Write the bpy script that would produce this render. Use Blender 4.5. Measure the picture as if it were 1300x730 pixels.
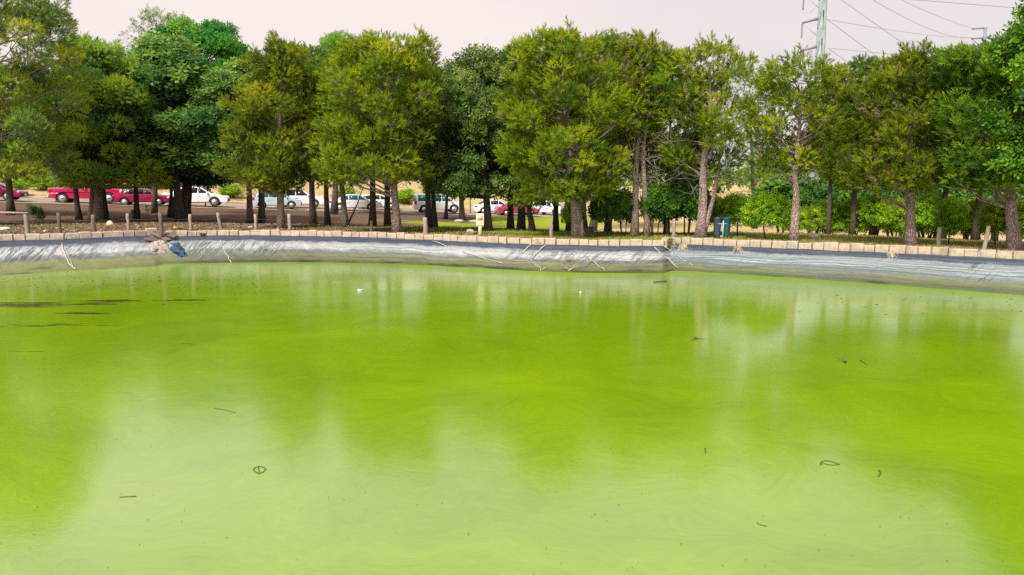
import bpy, bmesh, math, random
import numpy as np
from mathutils import Vector, Matrix, Euler

R = math.radians
rng = np.random.default_rng(7)
random.seed(7)
scene = bpy.context.scene
for o in list(bpy.data.objects):
    bpy.data.objects.remove(o)
COL = scene.collection

# ------------------------------------------------------------------ camera, sky, sun, exposure
F, PCX, PCY, HOR = 975.0, 650.0, 365.0, 229.0        # photo pixels: focal length, centre, horizon row
EYE = 1.75
PITCH = math.atan((PCY - HOR) / F)
cam_d = bpy.data.cameras.new('camera')
cam_d.sensor_width = 36.0
cam_d.lens = F * 36.0 / 1300.0
cam_d.clip_start, cam_d.clip_end = 0.1, 6000.0
cam = bpy.data.objects.new('camera', cam_d)
COL.objects.link(cam)
cam.location = (0, 0, EYE)
cam.rotation_euler = (R(90) - PITCH, 0, 0)
scene.camera = cam

SUN_FROM = Vector((-0.34, -0.70, 0.92)).normalized()   # towards the sun: behind the photographer, a little left
world = bpy.data.worlds.new('World')
scene.world = world
world.use_nodes = True
wn, wl = world.node_tree.nodes, world.node_tree.links
wn.clear()
w_out = wn.new('ShaderNodeOutputWorld')
w_bg = wn.new('ShaderNodeBackground')
w_bg.inputs['Strength'].default_value = 0.091
sky = wn.new('ShaderNodeTexSky')
sky.sky_type = 'NISHITA'
sky.sun_disc = False
sky.sun_elevation = math.asin(SUN_FROM.z)
sky.sun_rotation = math.atan2(SUN_FROM.x, SUN_FROM.y)
sky.dust_density = 3.0
w_mix = wn.new('ShaderNodeMix'); w_mix.data_type = 'RGBA'
w_mix.inputs[0].default_value = 0.90                   # an even overcast over the blue
w_tc = wn.new('ShaderNodeTexCoord')
w_map = wn.new('ShaderNodeMapping'); w_map.inputs['Scale'].default_value = (1.0, 1.0, 3.0)
w_no = wn.new('ShaderNodeTexNoise'); w_no.inputs['Scale'].default_value = 1.6
w_no.inputs['Detail'].default_value = 4.0
w_cr = wn.new('ShaderNodeValToRGB')
w_cr.color_ramp.elements[0].position, w_cr.color_ramp.elements[1].position = 0.3, 0.7
w_cr.color_ramp.elements[0].color = (0.73, 0.685, 0.70, 1)
w_cr.color_ramp.elements[1].color = (0.94, 0.835, 0.79, 1)
w_sc = wn.new('ShaderNodeVectorMath'); w_sc.operation = 'SCALE'; w_sc.inputs['Scale'].default_value = 9.3
wl.new(w_tc.outputs['Generated'], w_map.inputs['Vector'])
wl.new(w_map.outputs[0], w_no.inputs['Vector'])
w_sx = wn.new('ShaderNodeSeparateXYZ'); wl.new(w_tc.outputs['Generated'], w_sx.inputs[0])
w_m1 = wn.new('ShaderNodeMath'); w_m1.operation = 'MULTIPLY_ADD'; w_m1.inputs[1].default_value = -0.38
wl.new(w_sx.outputs['X'], w_m1.inputs[0]); wl.new(w_no.outputs['Fac'], w_m1.inputs[2])
wl.new(w_m1.outputs[0], w_cr.inputs['Fac'])
wl.new(w_cr.outputs[0], w_sc.inputs[0])
wl.new(sky.outputs[0], w_mix.inputs[6])
wl.new(w_sc.outputs[0], w_mix.inputs[7])
wl.new(w_mix.outputs[2], w_bg.inputs['Color'])
wl.new(w_bg.outputs[0], w_out.inputs['Surface'])

sun_d = bpy.data.lights.new('sun', 'SUN')
sun_d.energy = 4.9
sun_d.angle = R(14)
sun_d.color = (1.0, 0.94, 0.84)
sun = bpy.data.objects.new('sun', sun_d)
COL.objects.link(sun)
sun.location = SUN_FROM * 60
sun.rotation_euler = SUN_FROM.to_track_quat('Z', 'Y').to_euler()

scene.view_settings.view_transform = 'Standard'
scene.view_settings.look = 'None'
scene.view_settings.exposure = 0.35
scene.cycles.use_denoising = False
scene.view_settings.gamma = 1.0
scene.cycles.max_bounces = 8
scene.cycles.transparent_max_bounces = 8

# ------------------------------------------------------------------ where things stand
CP, SP = math.cos(PITCH), math.sin(PITCH)
def ray(px, py):
    a, b = (px - PCX) / F, -(py - PCY) / F
    return np.array([a, CP + b * SP, b * CP - SP])
def atz(px, py, z):
    d = ray(px, py); t = (z - EYE) / d[2]
    return np.array([d[0] * t, d[1] * t, z])
def atY(px, py, Y):
    d = ray(px, py); t = Y / d[1]
    return np.array([d[0] * t, Y, EYE + d[2] * t])

KX = [-60, 0, 75, 130, 170, 199, 207, 260, 330, 420, 500, 560, 640, 700, 780, 843, 849, 900, 960, 1100, 1200, 1300, 1360]
KY = [301.5, 299, 297.3, 295.3, 293.8, 292.6, 294.0, 293.2, 292.7, 294, 296.3, 298.5, 302, 303.7, 305.0, 305.3, 302.3, 304.2, 306.4, 311.6, 316, 320.5, 323.5]
WX = [-60, 0, 100, 197, 206, 260, 330, 420, 500, 560, 640, 700, 760, 842, 854, 880, 960, 1100, 1200, 1300, 1360]
WY = [354, 350, 343, 338.3, 335.2, 334, 333, 333, 335, 337.5, 342, 345.3, 346.5, 347, 343.6, 344.6, 349.5, 359, 367, 375, 380]
WATER_Z = -0.8
K, Wt = [], []
for px in np.arange(-60, 1361, 3.0):
    K.append(atz(px, np.interp(px, KX, KY), 0.0))
    Wt.append(atz(px, np.interp(px, WX, WY), WATER_Z))
n_view = len(K)
k0, k1 = K[0], K[-1]
def bez(p0, p1, p2, p3, n):
    t = np.linspace(0, 1, n)[1:, None]
    return (1-t)**3*p0 + 3*(1-t)**2*t*p1 + 3*(1-t)*t*t*p2 + t**3*p3
V3 = lambda x, y, z=0.0: np.array([x, y, z], float)
right_c = np.vstack([bez(k1, k1 + V3(4, -1.9), V3(25, 13), V3(25, 8), 30), bez(V3(25, 8), V3(25, 3), V3(20, 1.0), V3(12, 1.0), 20), bez(V3(12,1), V3(6,1), V3(-6,1), V3(-14,1), 30)])
left_c = bez(V3(-14, 1), V3(-26, 1), V3(-28, 4), V3(-28, 9), 30)
left_c = np.vstack([left_c, bez(V3(-28, 9), V3(-28, 15), k0 + V3(-5, -1.8), k0, 30)[:-1]])
extra = np.vstack([right_c, left_c])
CEN = V3(-1, 12)
LOOP = np.vstack([np.array(K), extra])
def inward(p, d):
    v = CEN - p; v[2] = 0
    return p + v / np.linalg.norm(v) * d
wx = []
for i, p in enumerate(extra):
    q = inward(p, 1.7) - p
    f = min(1, (i + 1)/12); q = q*f + (Wt[-1] - K[-1])*(1 - f)
    f = min(1, (len(extra) - i)/12); q = q*f + (Wt[0] - K[0])*(1 - f)
    q = p + q; q[2] = WATER_Z; wx.append(q)
WLOOP = np.vstack([np.array(Wt), np.array(wx)])

def vnoise2(x, y, seed=0):
    x = np.asarray(x, float); y = np.asarray(y, float)
    xi, yi = np.floor(x).astype(np.int64), np.floor(y).astype(np.int64)
    xf, yf = x - xi, y - yi
    def h(a, b):
        n = (a * 374761393 + b * 668265263 + seed * 1442695041) & 0x7fffffff
        n = ((n ^ (n >> 13)) * 1274126177) & 0x7fffffff
        return (n & 0xffff) / 65535.0
    u, v = xf*xf*(3-2*xf), yf*yf*(3-2*yf)
    return (h(xi, yi)*(1-u) + h(xi+1, yi)*u)*(1-v) + (h(xi, yi+1)*(1-u) + h(xi+1, yi+1)*u)*v
def fbm(x, y, seed=0, o=4):
    s, a, t = 0, 0.5, 0
    for k in range(o):
        s = s + a * vnoise2(np.asarray(x) * 2**k, np.asarray(y) * 2**k, seed + k); t += a; a *= .5
    return s / t
def sstep(a, b, x):
    t = np.clip((np.asarray(x, float) - a) / (b - a), 0, 1)
    return t * t * (3 - 2 * t)

_ang = np.arctan2(LOOP[:, 1] - CEN[1], LOOP[:, 0] - CEN[0])
_rad = np.hypot(LOOP[:, 0] - CEN[0], LOOP[:, 1] - CEN[1])
_o = np.argsort(_ang)
_angs, _rads = _ang[_o], _rad[_o]
def edge_r(x, y):
    a = np.arctan2(np.asarray(y) - CEN[1], np.asarray(x) - CEN[0])
    return np.hypot(np.asarray(x) - CEN[0], np.asarray(y) - CEN[1]) - np.interp(a, _angs, _rads, period=2*math.pi)
def road_y(x):                                             # the centre line of the dirt road beyond the trees
    return 79.5 + 0.49 * np.asarray(x, float)
def gz(x, y):
    x = np.asarray(x, float); y = np.asarray(y, float)
    r = edge_r(x, y)
    Rz = np.clip(-0.05 * (x + 35), -1.9, 0.25)
    t = sstep(1.5, 30, r)
    z = t * Rz
    d = (y - road_y(x)) * 0.9
    z = z + sstep(5, 26, d) * (1.35 + .8*sstep(-14, -26, x) - 1.9*sstep(-5, 18, x) - Rz) * sstep(28, 40, y)
    und = (fbm(x * .35, y * .35, 3) - .5) * 0.16 * sstep(.3, 2.5, r) * (1 - sstep(25, 40, r))
    return z + und - 0.03
def G(px, py):
    d = ray(px, py)
    t = 15.0
    prev = t
    while t < 400:
        p = d * t
        if EYE + p[2] < float(gz(p[0], p[1])):
            break
        prev = t; t += 0.25
    lo, hi = prev, t
    for _ in range(25):
        m = (lo + hi) / 2; p = d * m
        if EYE + p[2] < float(gz(p[0], p[1])): hi = m
        else: lo = m
    p = d * hi
    return np.array([p[0], p[1], float(gz(p[0], p[1]))])

# ------------------------------------------------------------------ mesh helpers
def link_mesh(name, verts, faces, mat=None, parent=None, attrs=None, smooth=False, uv=None, counts=None):
    """faces: (N,3) or (N,4) array, or a flat index list with counts."""
    me = bpy.data.meshes.new(name)
    verts = np.asarray(verts, np.float32)
    if counts is None:
        faces = np.asarray(faces, np.int32)
        counts = np.full(len(faces), faces.shape[1], np.int32)
        flat = faces.ravel()
    else:
        counts = np.asarray(counts, np.int32); flat = np.asarray(faces, np.int32)
    me.vertices.add(len(verts)); me.vertices.foreach_set('co', verts.ravel())
    me.loops.add(len(flat)); me.loops.foreach_set('vertex_index', flat)
    me.polygons.add(len(counts))
    st = np.zeros(len(counts), np.int32); st[1:] = np.cumsum(counts)[:-1]
    me.polygons.foreach_set('loop_start', st)
    me.polygons.foreach_set('loop_total', counts)
    if smooth:
        me.polygons.foreach_set('use_smooth', np.ones(len(counts), bool))
    for k, a in (attrs or {}).items():
        at = me.attributes.new(k, 'FLOAT', 'POINT'); at.data.foreach_set('value', np.asarray(a, np.float32))
    if uv is not None:
        l = me.uv_layers.new(name='UVMap'); l.data.foreach_set('uv', np.asarray(uv, np.float32)[flat].ravel())
    me.update(calc_edges=True)
    me.validate()
    if mat: me.materials.append(mat)
    o = bpy.data.objects.new(name, me); COL.objects.link(o)
    if parent is not None: o.parent = parent
    return o

class Geo:
    """collects tubes, boxes, prisms; build() links them as one mesh"""
    def __init__(s): s.v, s.f, s.c, s.n = [], [], [], 0
    def add(s, v, faces):
        v = np.asarray(v, float); s.v.append(v)
        for f in faces:
            s.f.extend(int(i) + s.n for i in f); s.c.append(len(f))
        s.n += len(v)
    def tube(s, pts, rad, sides=8, cap=True, rough=0.0):
        pts = np.asarray(pts, float); n = len(pts)
        rad = np.broadcast_to(np.asarray(rad, float), (n,))
        tg = np.gradient(pts, axis=0); tg /= np.linalg.norm(tg, axis=1)[:, None] + 1e-9
        ref = np.array([0, 0, 1.0]) if abs(tg[0][2]) < .9 else np.array([1.0, 0, 0])
        vs = []
        a = np.linspace(0, 2*math.pi, sides, endpoint=False)
        for i in range(n):
            x = np.cross(ref, tg[i]); x /= np.linalg.norm(x) + 1e-9
            y = np.cross(tg[i], x)
            rr = rad[i] * (1 + rough * (rng.random(sides) - .5)) if rough else np.full(sides, rad[i])
            vs.append(pts[i] + (np.cos(a)*rr)[:, None]*x + (np.sin(a)*rr)[:, None]*y)
        fs = [(i*sides + j, i*sides + (j+1) % sides, (i+1)*sides + (j+1) % sides, (i+1)*sides + j) for i in range(n-1) for j in range(sides)]
        if cap: fs += [tuple(range(sides))[::-1], tuple((n-1)*sides + j for j in range(sides))]
        s.add(np.vstack(vs), fs); return s
    def box(s, c, size, rot=None):
        h = np.asarray(size, float) / 2
        v = np.array([[x, y, z] for x in (-1, 1) for y in (-1, 1) for z in (-1, 1)]) * h
        if rot is not None: v = v @ np.array(rot.to_matrix() if hasattr(rot, 'to_matrix') else rot).T
        s.add(v + np.asarray(c, float), [(0,1,3,2), (4,6,7,5), (0,4,5,1), (2,3,7,6), (0,2,6,4), (1,5,7,3)]); return s
    def prism(s, poly, y0, y1):                             # polygon in x,z extruded along y
        n = len(poly)
        v = [(x, y0, z) for x, z in poly] + [(x, y1, z) for x, z in poly]
        s.add(v, [tuple(range(n)), tuple(range(2*n-1, n-1, -1))] + [(i, i+n, (i+1) % n + n, (i+1) % n) for i in range(n)]); return s
    def disc(s, c, r, y0, y1, sides=20):                    # a wheel-like cylinder along y
        a = np.linspace(0, 2*math.pi, sides, endpoint=False)
        v = [(c[0]+r*math.cos(t), y0, c[2]+r*math.sin(t)) for t in a] + [(c[0]+r*math.cos(t), y1, c[2]+r*math.sin(t)) for t in a]
        s.add(v, [tuple(range(sides)), tuple(range(2*sides-1, sides-1, -1))] + [(i, i+sides, (i+1) % sides+sides, (i+1) % sides) for i in range(sides)]); return s
    def build(s, name, mat, parent=None, smooth=False, attrs=None, fix=True, bevel=0):
        o = link_mesh(name, np.vstack(s.v), s.f, mat, parent, attrs, smooth, counts=s.c)
        if fix:
            bm = bmesh.new(); bm.from_mesh(o.data)
            bmesh.ops.recalc_face_normals(bm, faces=bm.faces)
            if bevel: bmesh.ops.bevel(bm, geom=list(bm.edges), offset=bevel, segments=2, profile=.6, affect='EDGES', clamp_overlap=True)
            bm.to_mesh(o.data); bm.free()
        return o

def empty(name, loc, label, cat, group=None, rz=0.0):
    o = bpy.data.objects.new(name, None); COL.objects.link(o)
    o.empty_display_size = .2
    o.location = Vector([float(c) for c in loc]); o.rotation_euler = (0, 0, rz)
    tag(o, label, cat, group); return o
def tag(o, label=None, cat=None, group=None, kind=None):
    if label: o['label'] = label
    if cat: o['category'] = cat
    if group: o['group'] = group
    if kind: o['kind'] = kind
    return o

# ------------------------------------------------------------------ materials
def mat(name, color=(.5, .5, .5), rough=.6, metal=0.0, spec=None):
    m = bpy.data.materials.new(name); m.use_nodes = True
    b = m.node_tree.nodes['Principled BSDF']
    b.inputs['Base Color'].default_value = (*color, 1)
    b.inputs['Roughness'].default_value = rough
    b.inputs['Metallic'].default_value = metal
    if spec is not None: b.inputs['Specular IOR Level'].default_value = spec
    return m
class NT:
    def __init__(s, m): s.t = m.node_tree; s.n = s.t.nodes; s.l = s.t.links; s.b = s.n['Principled BSDF']
    def new(s, ty, **kw):
        n = s.n.new(ty)
        for k, v in kw.items():
            if k.startswith('i_'): n.inputs[k[2:]].default_value = v
            else: setattr(n, k, v)
        return n
    def link(s, a, b): s.l.new(a, b)
    def noise(s, scale, detail=4, vec=None, rough=.6, dist=0, out='Fac'):
        n = s.new('ShaderNodeTexNoise'); n.inputs['Scale'].default_value = scale; n.inputs['Detail'].default_value = detail
        n.inputs['Roughness'].default_value = rough; n.inputs['Distortion'].default_value = dist
        if vec is not None: s.link(vec, n.inputs['Vector'])
        return n.outputs[out]
    def ramp(s, fac, stops, interp='LINEAR'):
        r = s.new('ShaderNodeValToRGB'); cr = r.color_ramp; cr.interpolation = interp
        while len(cr.elements) < len(stops): cr.elements.new(.5)
        for e, (p, c) in zip(cr.elements, stops):
            e.position = p; e.color = (*c, 1) if len(c) == 3 else c
        s.link(fac, r.inputs['Fac']); return r.outputs['Color']
    def mix(s, fac, a, b, blend='MIX'):
        m = s.new('ShaderNodeMix', data_type='RGBA', blend_type=blend)
        for sock, v in ((m.inputs[0], fac), (m.inputs[6], a), (m.inputs[7], b)):
            if hasattr(v, 'is_linked') or hasattr(v, 'links'): s.link(v, sock)
            else: sock.default_value = v if not isinstance(v, tuple) else (*v, 1)
        return m.outputs[2]
    def math(s, op, a, b=None, clamp=False):
        m = s.new('ShaderNodeMath', operation=op, use_clamp=clamp)
        for sock, v in zip(m.inputs, (a, b)):
            if v is None: continue
            if hasattr(v, 'links'): s.link(v, sock)
            else: sock.default_value = v
        return m.outputs[0]
    def attr(s, name, out='Fac'): return s.new('ShaderNodeAttribute', attribute_name=name).outputs[out]
    def obj(s): return s.new('ShaderNodeTexCoord').outputs['Object']
    def uv(s): return s.new('ShaderNodeTexCoord').outputs['UV']
    def geo(s): return s.new('ShaderNodeNewGeometry').outputs['Position']
    def mapping(s, vec, scale=(1,1,1), rot=(0,0,0), loc=(0,0,0)):
        m = s.new('ShaderNodeMapping'); m.inputs['Scale'].default_value = scale; m.inputs['Rotation'].default_value = rot; m.inputs['Location'].default_value = loc
        s.link(vec, m.inputs['Vector']); return m.outputs[0]
    def bump(s, h, strength=.5, dist=.02, target=None):
        b = s.new('ShaderNodeBump'); b.inputs['Strength'].default_value = strength; b.inputs['Distance'].default_value = dist
        s.link(h, b.inputs['Height']); s.link(b.outputs[0], (target or s.b).inputs['Normal']); return b
    def color(s, c): s.link(c, s.b.inputs['Base Color'])

def leaf_mat(name, stops, trans=.42, rough=.5, dead=None):
    """foliage: tint (0..1, one value per spray or leaf) picks the colour, a little light passes through"""
    m = mat(name, rough=rough); t = NT(m)
    t.b.inputs['Specular IOR Level'].default_value = .3
    info = t.new('ShaderNodeObjectInfo')
    c = t.ramp(t.attr('tint'), stops)
    hs = t.new('ShaderNodeHueSaturation')
    rv = t.math('MULTIPLY', info.outputs['Random'], .3)
    t.link(t.math('ADD', rv, .85), hs.inputs['Value'])
    t.link(t.math('ADD', t.math('MULTIPLY', info.outputs['Random'], .024), .488), hs.inputs['Hue'])
    t.link(c, hs.inputs['Color'])
    t.color(hs.outputs[0])
    tr = t.new('ShaderNodeBsdfTranslucent'); t.link(hs.outputs[0], tr.inputs['Color'])
    mx = t.new('ShaderNodeMixShader'); mx.inputs[0].default_value = trans
    t.link(t.b.outputs[0], mx.inputs[1]); t.link(tr.outputs[0], mx.inputs[2])
    t.link(mx.outputs[0], t.n['Material Output'].inputs['Surface'])
    return m

M_pine = leaf_mat('pine_needles', [(0, (.060, .108, .005)), (.30, (.145, .228, .005)), (.55, (.265, .345, .006)), (.80, (.36, .43, .008)), (.90, (.50, .50, .02)), (.945, (.50, .50, .02)), (.955, (.40, .28, .19)), (1, (.36, .25, .16))])
M_pine_soft = leaf_mat('soft_pine_needles', [(0, (.065, .17, .065)), (.32, (.18, .35, .070)), (.6, (.35, .52, .040)), (.8, (.46, .58, .035)), (1, (.54, .62, .04))])
M_pine_dark = leaf_mat('dark_pine_needles', [(0, (.045, .12, .012)), (.5, (.145, .27, .012)), (1, (.33, .43, .02))])
M_ash = leaf_mat('ash_leaves', [(0, (.016, .13, .036)), (.4, (.045, .29, .046)), (.7, (.13, .42, .030)), (1, (.28, .55, .03))])
M_oak = leaf_mat('oak_leaves', [(0, (.050, .125, .026)), (.4, (.135, .245, .040)), (.7, (.25, .35, .06)), (1, (.34, .41, .12))])
M_bright = leaf_mat('bright_leaves', [(0, (.05, .16, .010)), (.4, (.15, .33, .012)), (.7, (.27, .46, .02)), (1, (.42, .56, .03))])
M_shrub = leaf_mat('shrub_leaves', [(0, (.05, .16, .008)), (.4, (.17, .33, .010)), (.7, (.33, .50, .016)), (1, (.56, .62, .03))])
M_shrub_dark = leaf_mat('dark_shrub_leaves', [(0, (.016, .07, .018)), (.5, (.05, .16, .022)), (1, (.17, .32, .02))])
M_drybush = leaf_mat('dry_bush_leaves', [(0, (.12, .12, .04)), (.5, (.28, .26, .09)), (1, (.48, .44, .18))])
M_dead = leaf_mat('dead_needles', [(0, (.20, .15, .11)), (1, (.42, .33, .26))], trans=.1)

def bark_mat(name, a, b, scale=1.0):
    m = mat(name, rough=.9); t = NT(m); o = t.obj()
    v = t.new('ShaderNodeTexVoronoi', feature='DISTANCE_TO_EDGE'); v.inputs['Scale'].default_value = 26*scale
    t.link(t.mapping(o, (1, 1, .35)), v.inputs['Vector'])
    n = t.noise(9*scale, 5, t.mapping(o, (1, 1, .3)))
    crack = t.ramp(v.outputs['Distance'], [(0, (0, 0, 0)), (.18, (1, 1, 1))])
    base = t.ramp(n, [(.3, a), (.7, b)])
    t.color(t.mix(crack, tuple(x * .6 for x in a), base))
    t.bump(t.math('ADD', t.math('MULTIPLY', crack, .7), n), .9, .03)
    return m
M_bark_pine = bark_mat('pine_bark', (.31, .22, .19), (.54, .42, .375))
M_bark_dark = bark_mat('dark_bark', (.085, .065, .055), (.20, .155, .13))
M_bark_grey = bark_mat('grey_bark', (.17, .14, .12), (.34, .29, .25))

def wood_mat(name, a, b):
    m = mat(name, rough=.85); t = NT(m); o = t.obj()
    n = t.noise(6, 6, t.mapping(o, (6, 6, .6)), dist=.6)
    inf = t.new('ShaderNodeObjectInfo')
    c = t.ramp(n, [(.3, a), (.65, b)])
    t.color(t.mix(t.math('MULTIPLY', inf.outputs['Random'], .45), c, tuple(x * .55 for x in a)))
    t.bump(n, .6, .01); return m
M_post = wood_mat('weathered_wood', (.22, .17, .14), (.46, .38, .33))
M_post_dark = wood_mat('brown_wood', (.10, .07, .055), (.24, .17, .14))

def kerb_mat():
    m = mat('kerb_concrete', rough=.9); t = NT(m); o = t.obj()
    inf = t.new('ShaderNodeObjectInfo')
    n = t.noise(9, 6, o); n2 = t.noise(60, 3, o)
    c = t.ramp(n, [(.25, (.26, .21, .15)), (.5, (.45, .38, .28)), (.8, (.54, .47, .37))])
    c = t.mix(t.math('MULTIPLY', inf.outputs['Random'], .35), c, (.50, .37, .29))
    st = t.ramp(t.noise(2.2, 5, t.geo()), [(.52, (0, 0, 0)), (.72, (1, 1, 1))])
    c = t.mix(t.math('MULTIPLY', st, .7), c, (.20, .165, .11))
    t.color(c); t.bump(t.math('ADD', n, t.math('MULTIPLY', n2, .4)), .5, .02); return m
M_kerb = kerb_mat()

def ground_mat():
    m = mat('ground_cover', rough=.95, spec=.1); t = NT(m); p = t.geo()
    n1 = t.noise(.9, 6, p); n2 = t.noise(14, 5, p); n3 = t.noise(70, 3, p)
    soil = t.ramp(n2, [(.25, (.060, .036, .026)), (.5, (.130, .080, .058)), (.75, (.22, .14, .10))])
    dry = t.ramp(n2, [(.25, (.30, .22, .10)), (.55, (.52, .41, .21)), (.8, (.68, .57, .34))])
    lawn = t.ramp(n2, [(.25, (.13, .19, .008)), (.55, (.26, .36, .010)), (.8, (.38, .44, .02))])
    n0 = t.noise(.16, 5, t.mapping(p, (1, 2.2, 1)))
    dry = t.mix(t.ramp(n0, [(.45, (0, 0, 0)), (.62, (1, 1, 1))]), dry, (.40, .34, .14))
    jit = t.math('MULTIPLY', t.math('SUBTRACT', n1, .5), 1.3)
    jit2 = t.math('MULTIPLY', t.math('SUBTRACT', n2, .5), .7)
    jj = t.math('ADD', jit, jit2)
    fd = t.ramp(t.math('ADD', t.attr('dry'), jj), [(.35, (0, 0, 0)), (.65, (1, 1, 1))])
    fl = t.ramp(t.math('ADD', t.attr('lawn'), jj), [(.35, (0, 0, 0)), (.65, (1, 1, 1))])
    c = t.mix(fd, soil, dry); c = t.mix(fl, c, lawn)
    c = t.mix(t.math('MULTIPLY', n3, .5), c, t.mix(.5, c, (.10, .07, .05)))
    t.color(c); t.bump(t.math('ADD', n2, t.math('MULTIPLY', n3, .5)), .8, .05); return m
M_ground = ground_mat()

def liner_mat():
    m = mat('pond_liner_sheet', rough=.55); t = NT(m); uv = t.uv()
    v = t.attr('v')
    streak = t.noise(1.0, 6, t.mapping(uv, (.16, 30, 1)), rough=.7)
    blot = t.noise(1.0, 6, t.mapping(uv, (1.3, 5, 1)), dist=.8)
    fine = t.noise(1.0, 5, t.mapping(uv, (5, 40, 1)), rough=.75)
    flake = t.noise(1.0, 6, t.mapping(uv, (7, 16, 1)), rough=.8, dist=.5)
    vv = t.math('ADD', v, t.math('MULTIPLY', t.math('SUBTRACT', blot, .5), .16))
    vv = t.math('ADD', vv, t.math('MULTIPLY', t.math('SUBTRACT', streak, .5), .16))
    vv = t.math('ADD', vv, t.math('MULTIPLY', t.math('SUBTRACT', flake, .5), .14))
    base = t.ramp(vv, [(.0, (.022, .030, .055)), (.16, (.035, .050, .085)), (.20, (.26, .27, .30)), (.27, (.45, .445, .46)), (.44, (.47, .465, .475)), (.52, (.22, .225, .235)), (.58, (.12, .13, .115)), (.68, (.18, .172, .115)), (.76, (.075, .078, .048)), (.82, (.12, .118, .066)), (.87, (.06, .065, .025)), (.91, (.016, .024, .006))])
    band = t.attr('bands')
    blu = t.math('MULTIPLY', t.math('MULTIPLY', t.attr('blue'), .55), t.ramp(vv, [(.17, (0, 0, 0)), (.24, (1, 1, 1)), (.60, (1, 1, 1)), (.72, (.1, .1, .1))]))
    base = t.mix(blu, base, (.20, .265, .27))
    st = t.ramp(streak, [(.50, (0, 0, 0)), (.56, (1, 1, 1))])
    c = t.mix(t.math('MULTIPLY', st, band), base, (.085, .12, .145))
    fs = t.ramp(fine, [(.54, (0, 0, 0)), (.62, (1, 1, 1))])
    c = t.mix(t.math('MULTIPLY', fs, .40), c, (.10, .11, .11))
    fl = t.ramp(flake, [(.60, (0, 0, 0)), (.66, (1, 1, 1))])
    c = t.mix(t.math('MULTIPLY', fl, .5), c, (.09, .10, .12))
    dg = t.noise(1.0, 3, t.mapping(t.mapping(uv, (1, 1, 1), (0, 0, R(-35))), (4.5, .5, 1)), rough=.55, dist=.15)
    dl = t.ramp(dg, [(.455, (0, 0, 0)), (.49, (1, 1, 1)), (.51, (1, 1, 1)), (.545, (0, 0, 0))])
    c = t.mix(t.math('MULTIPLY', t.math('MULTIPLY', dl, .75), t.attr('crease_shade')), c, (.03, .04, .055))  # dark diagonal lines: shade of the sheet's creases painted into its colour
    c = t.mix(t.attr('algae'), c, t.mix(fine, (.10, .14, .01), (.26, .27, .12)))
    t.color(c); t.bump(t.math('ADD', streak, t.math('ADD', fine, flake)), .7, .04)
    return m
M_liner = liner_mat()

def water_mat():
    m = mat('algae_water', rough=.12); t = NT(m); p = t.geo()
    warp = t.noise(.28, 3, p, out='Color')
    pw = t.new('ShaderNodeVectorMath', operation='MULTIPLY_ADD'); t.link(warp, pw.inputs[0]); pw.inputs[1].default_value = (5, 5, 0); t.link(p, pw.inputs[2])
    pw = pw.outputs[0]
    n1 = t.noise(.45, 4, pw)
    swirl = t.noise(1.0, 6, t.mapping(pw, (.8, 3.6, 1), (0, 0, R(12))), rough=.7)
    fine = t.noise(22, 4, p)
    c = t.ramp(n1, [(.30, (.132, .236, .001)), (.55, (.164, .282, .0012)), (.75, (.190, .318, .0015))])
    sw = t.ramp(swirl, [(.48, (0, 0, 0)), (.70, (1, 1, 1))])
    c = t.mix(t.math('MULTIPLY', sw, .28), c, (.208, .312, .006))
    sd = t.ramp(swirl, [(.28, (1, 1, 1)), (.44, (0, 0, 0))])
    c = t.mix(t.math('MULTIPLY', sd, .16), c, (.095, .165, .001))
    sp = t.ramp(t.noise(55, 2, p), [(.66, (0, 0, 0)), (.76, (1, 1, 1))])
    c = t.mix(t.math('MULTIPLY', sp, .30), c, (.27, .37, .04))
    gr = t.ramp(t.noise(1, 6, t.mapping(pw, (7, 16, 1)), rough=.75), [(.3, (.90, .90, .90)), (.7, (1.08, 1.08, 1.08))])
    c = t.mix(1.0, c, gr, 'MULTIPLY')
    # open dark water between the mats, far left
    op = t.ramp(t.math('ADD', t.attr('open'), t.math('MULTIPLY', t.math('SUBTRACT', t.noise(1, 6, t.mapping(p, (.8, 8, 1))), .5), 1.5)), [(.52, (0, 0, 0)), (.60, (1, 1, 1))])
    c = t.mix(op, c, (.05, .045, .015))
    t.color(c)
    rr = t.mix(op, t.ramp(fine, [(.3, (.12, .12, .12)), (.7, (.17, .17, .17))]), (.03, .03, .03))
    mt = t.attr('scum')
    gl = t.math('MULTIPLY', t.attr('thin'), t.math('SUBTRACT', 1.0, mt))
    rr = t.mix(mt, rr, (.55, .55, .55))
    rr = t.mix(t.math('MULTIPLY', gl, .6), rr, (.07, .07, .07))
    t.link(t.math('ADD', t.math('SUBTRACT', .5, t.math('MULTIPLY', mt, .45)), t.math('MULTIPLY', gl, .75)), t.b.inputs['Specular IOR Level'])
    t.link(rr, t.b.inputs['Roughness'])
    t.b.inputs['IOR'].default_value = 1.95
    t.bump(t.math('ADD', t.math('MULTIPLY', fine, .25), t.math('MULTIPLY', swirl, .15)), .10, .02)
    return m
M_water = water_mat()

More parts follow.
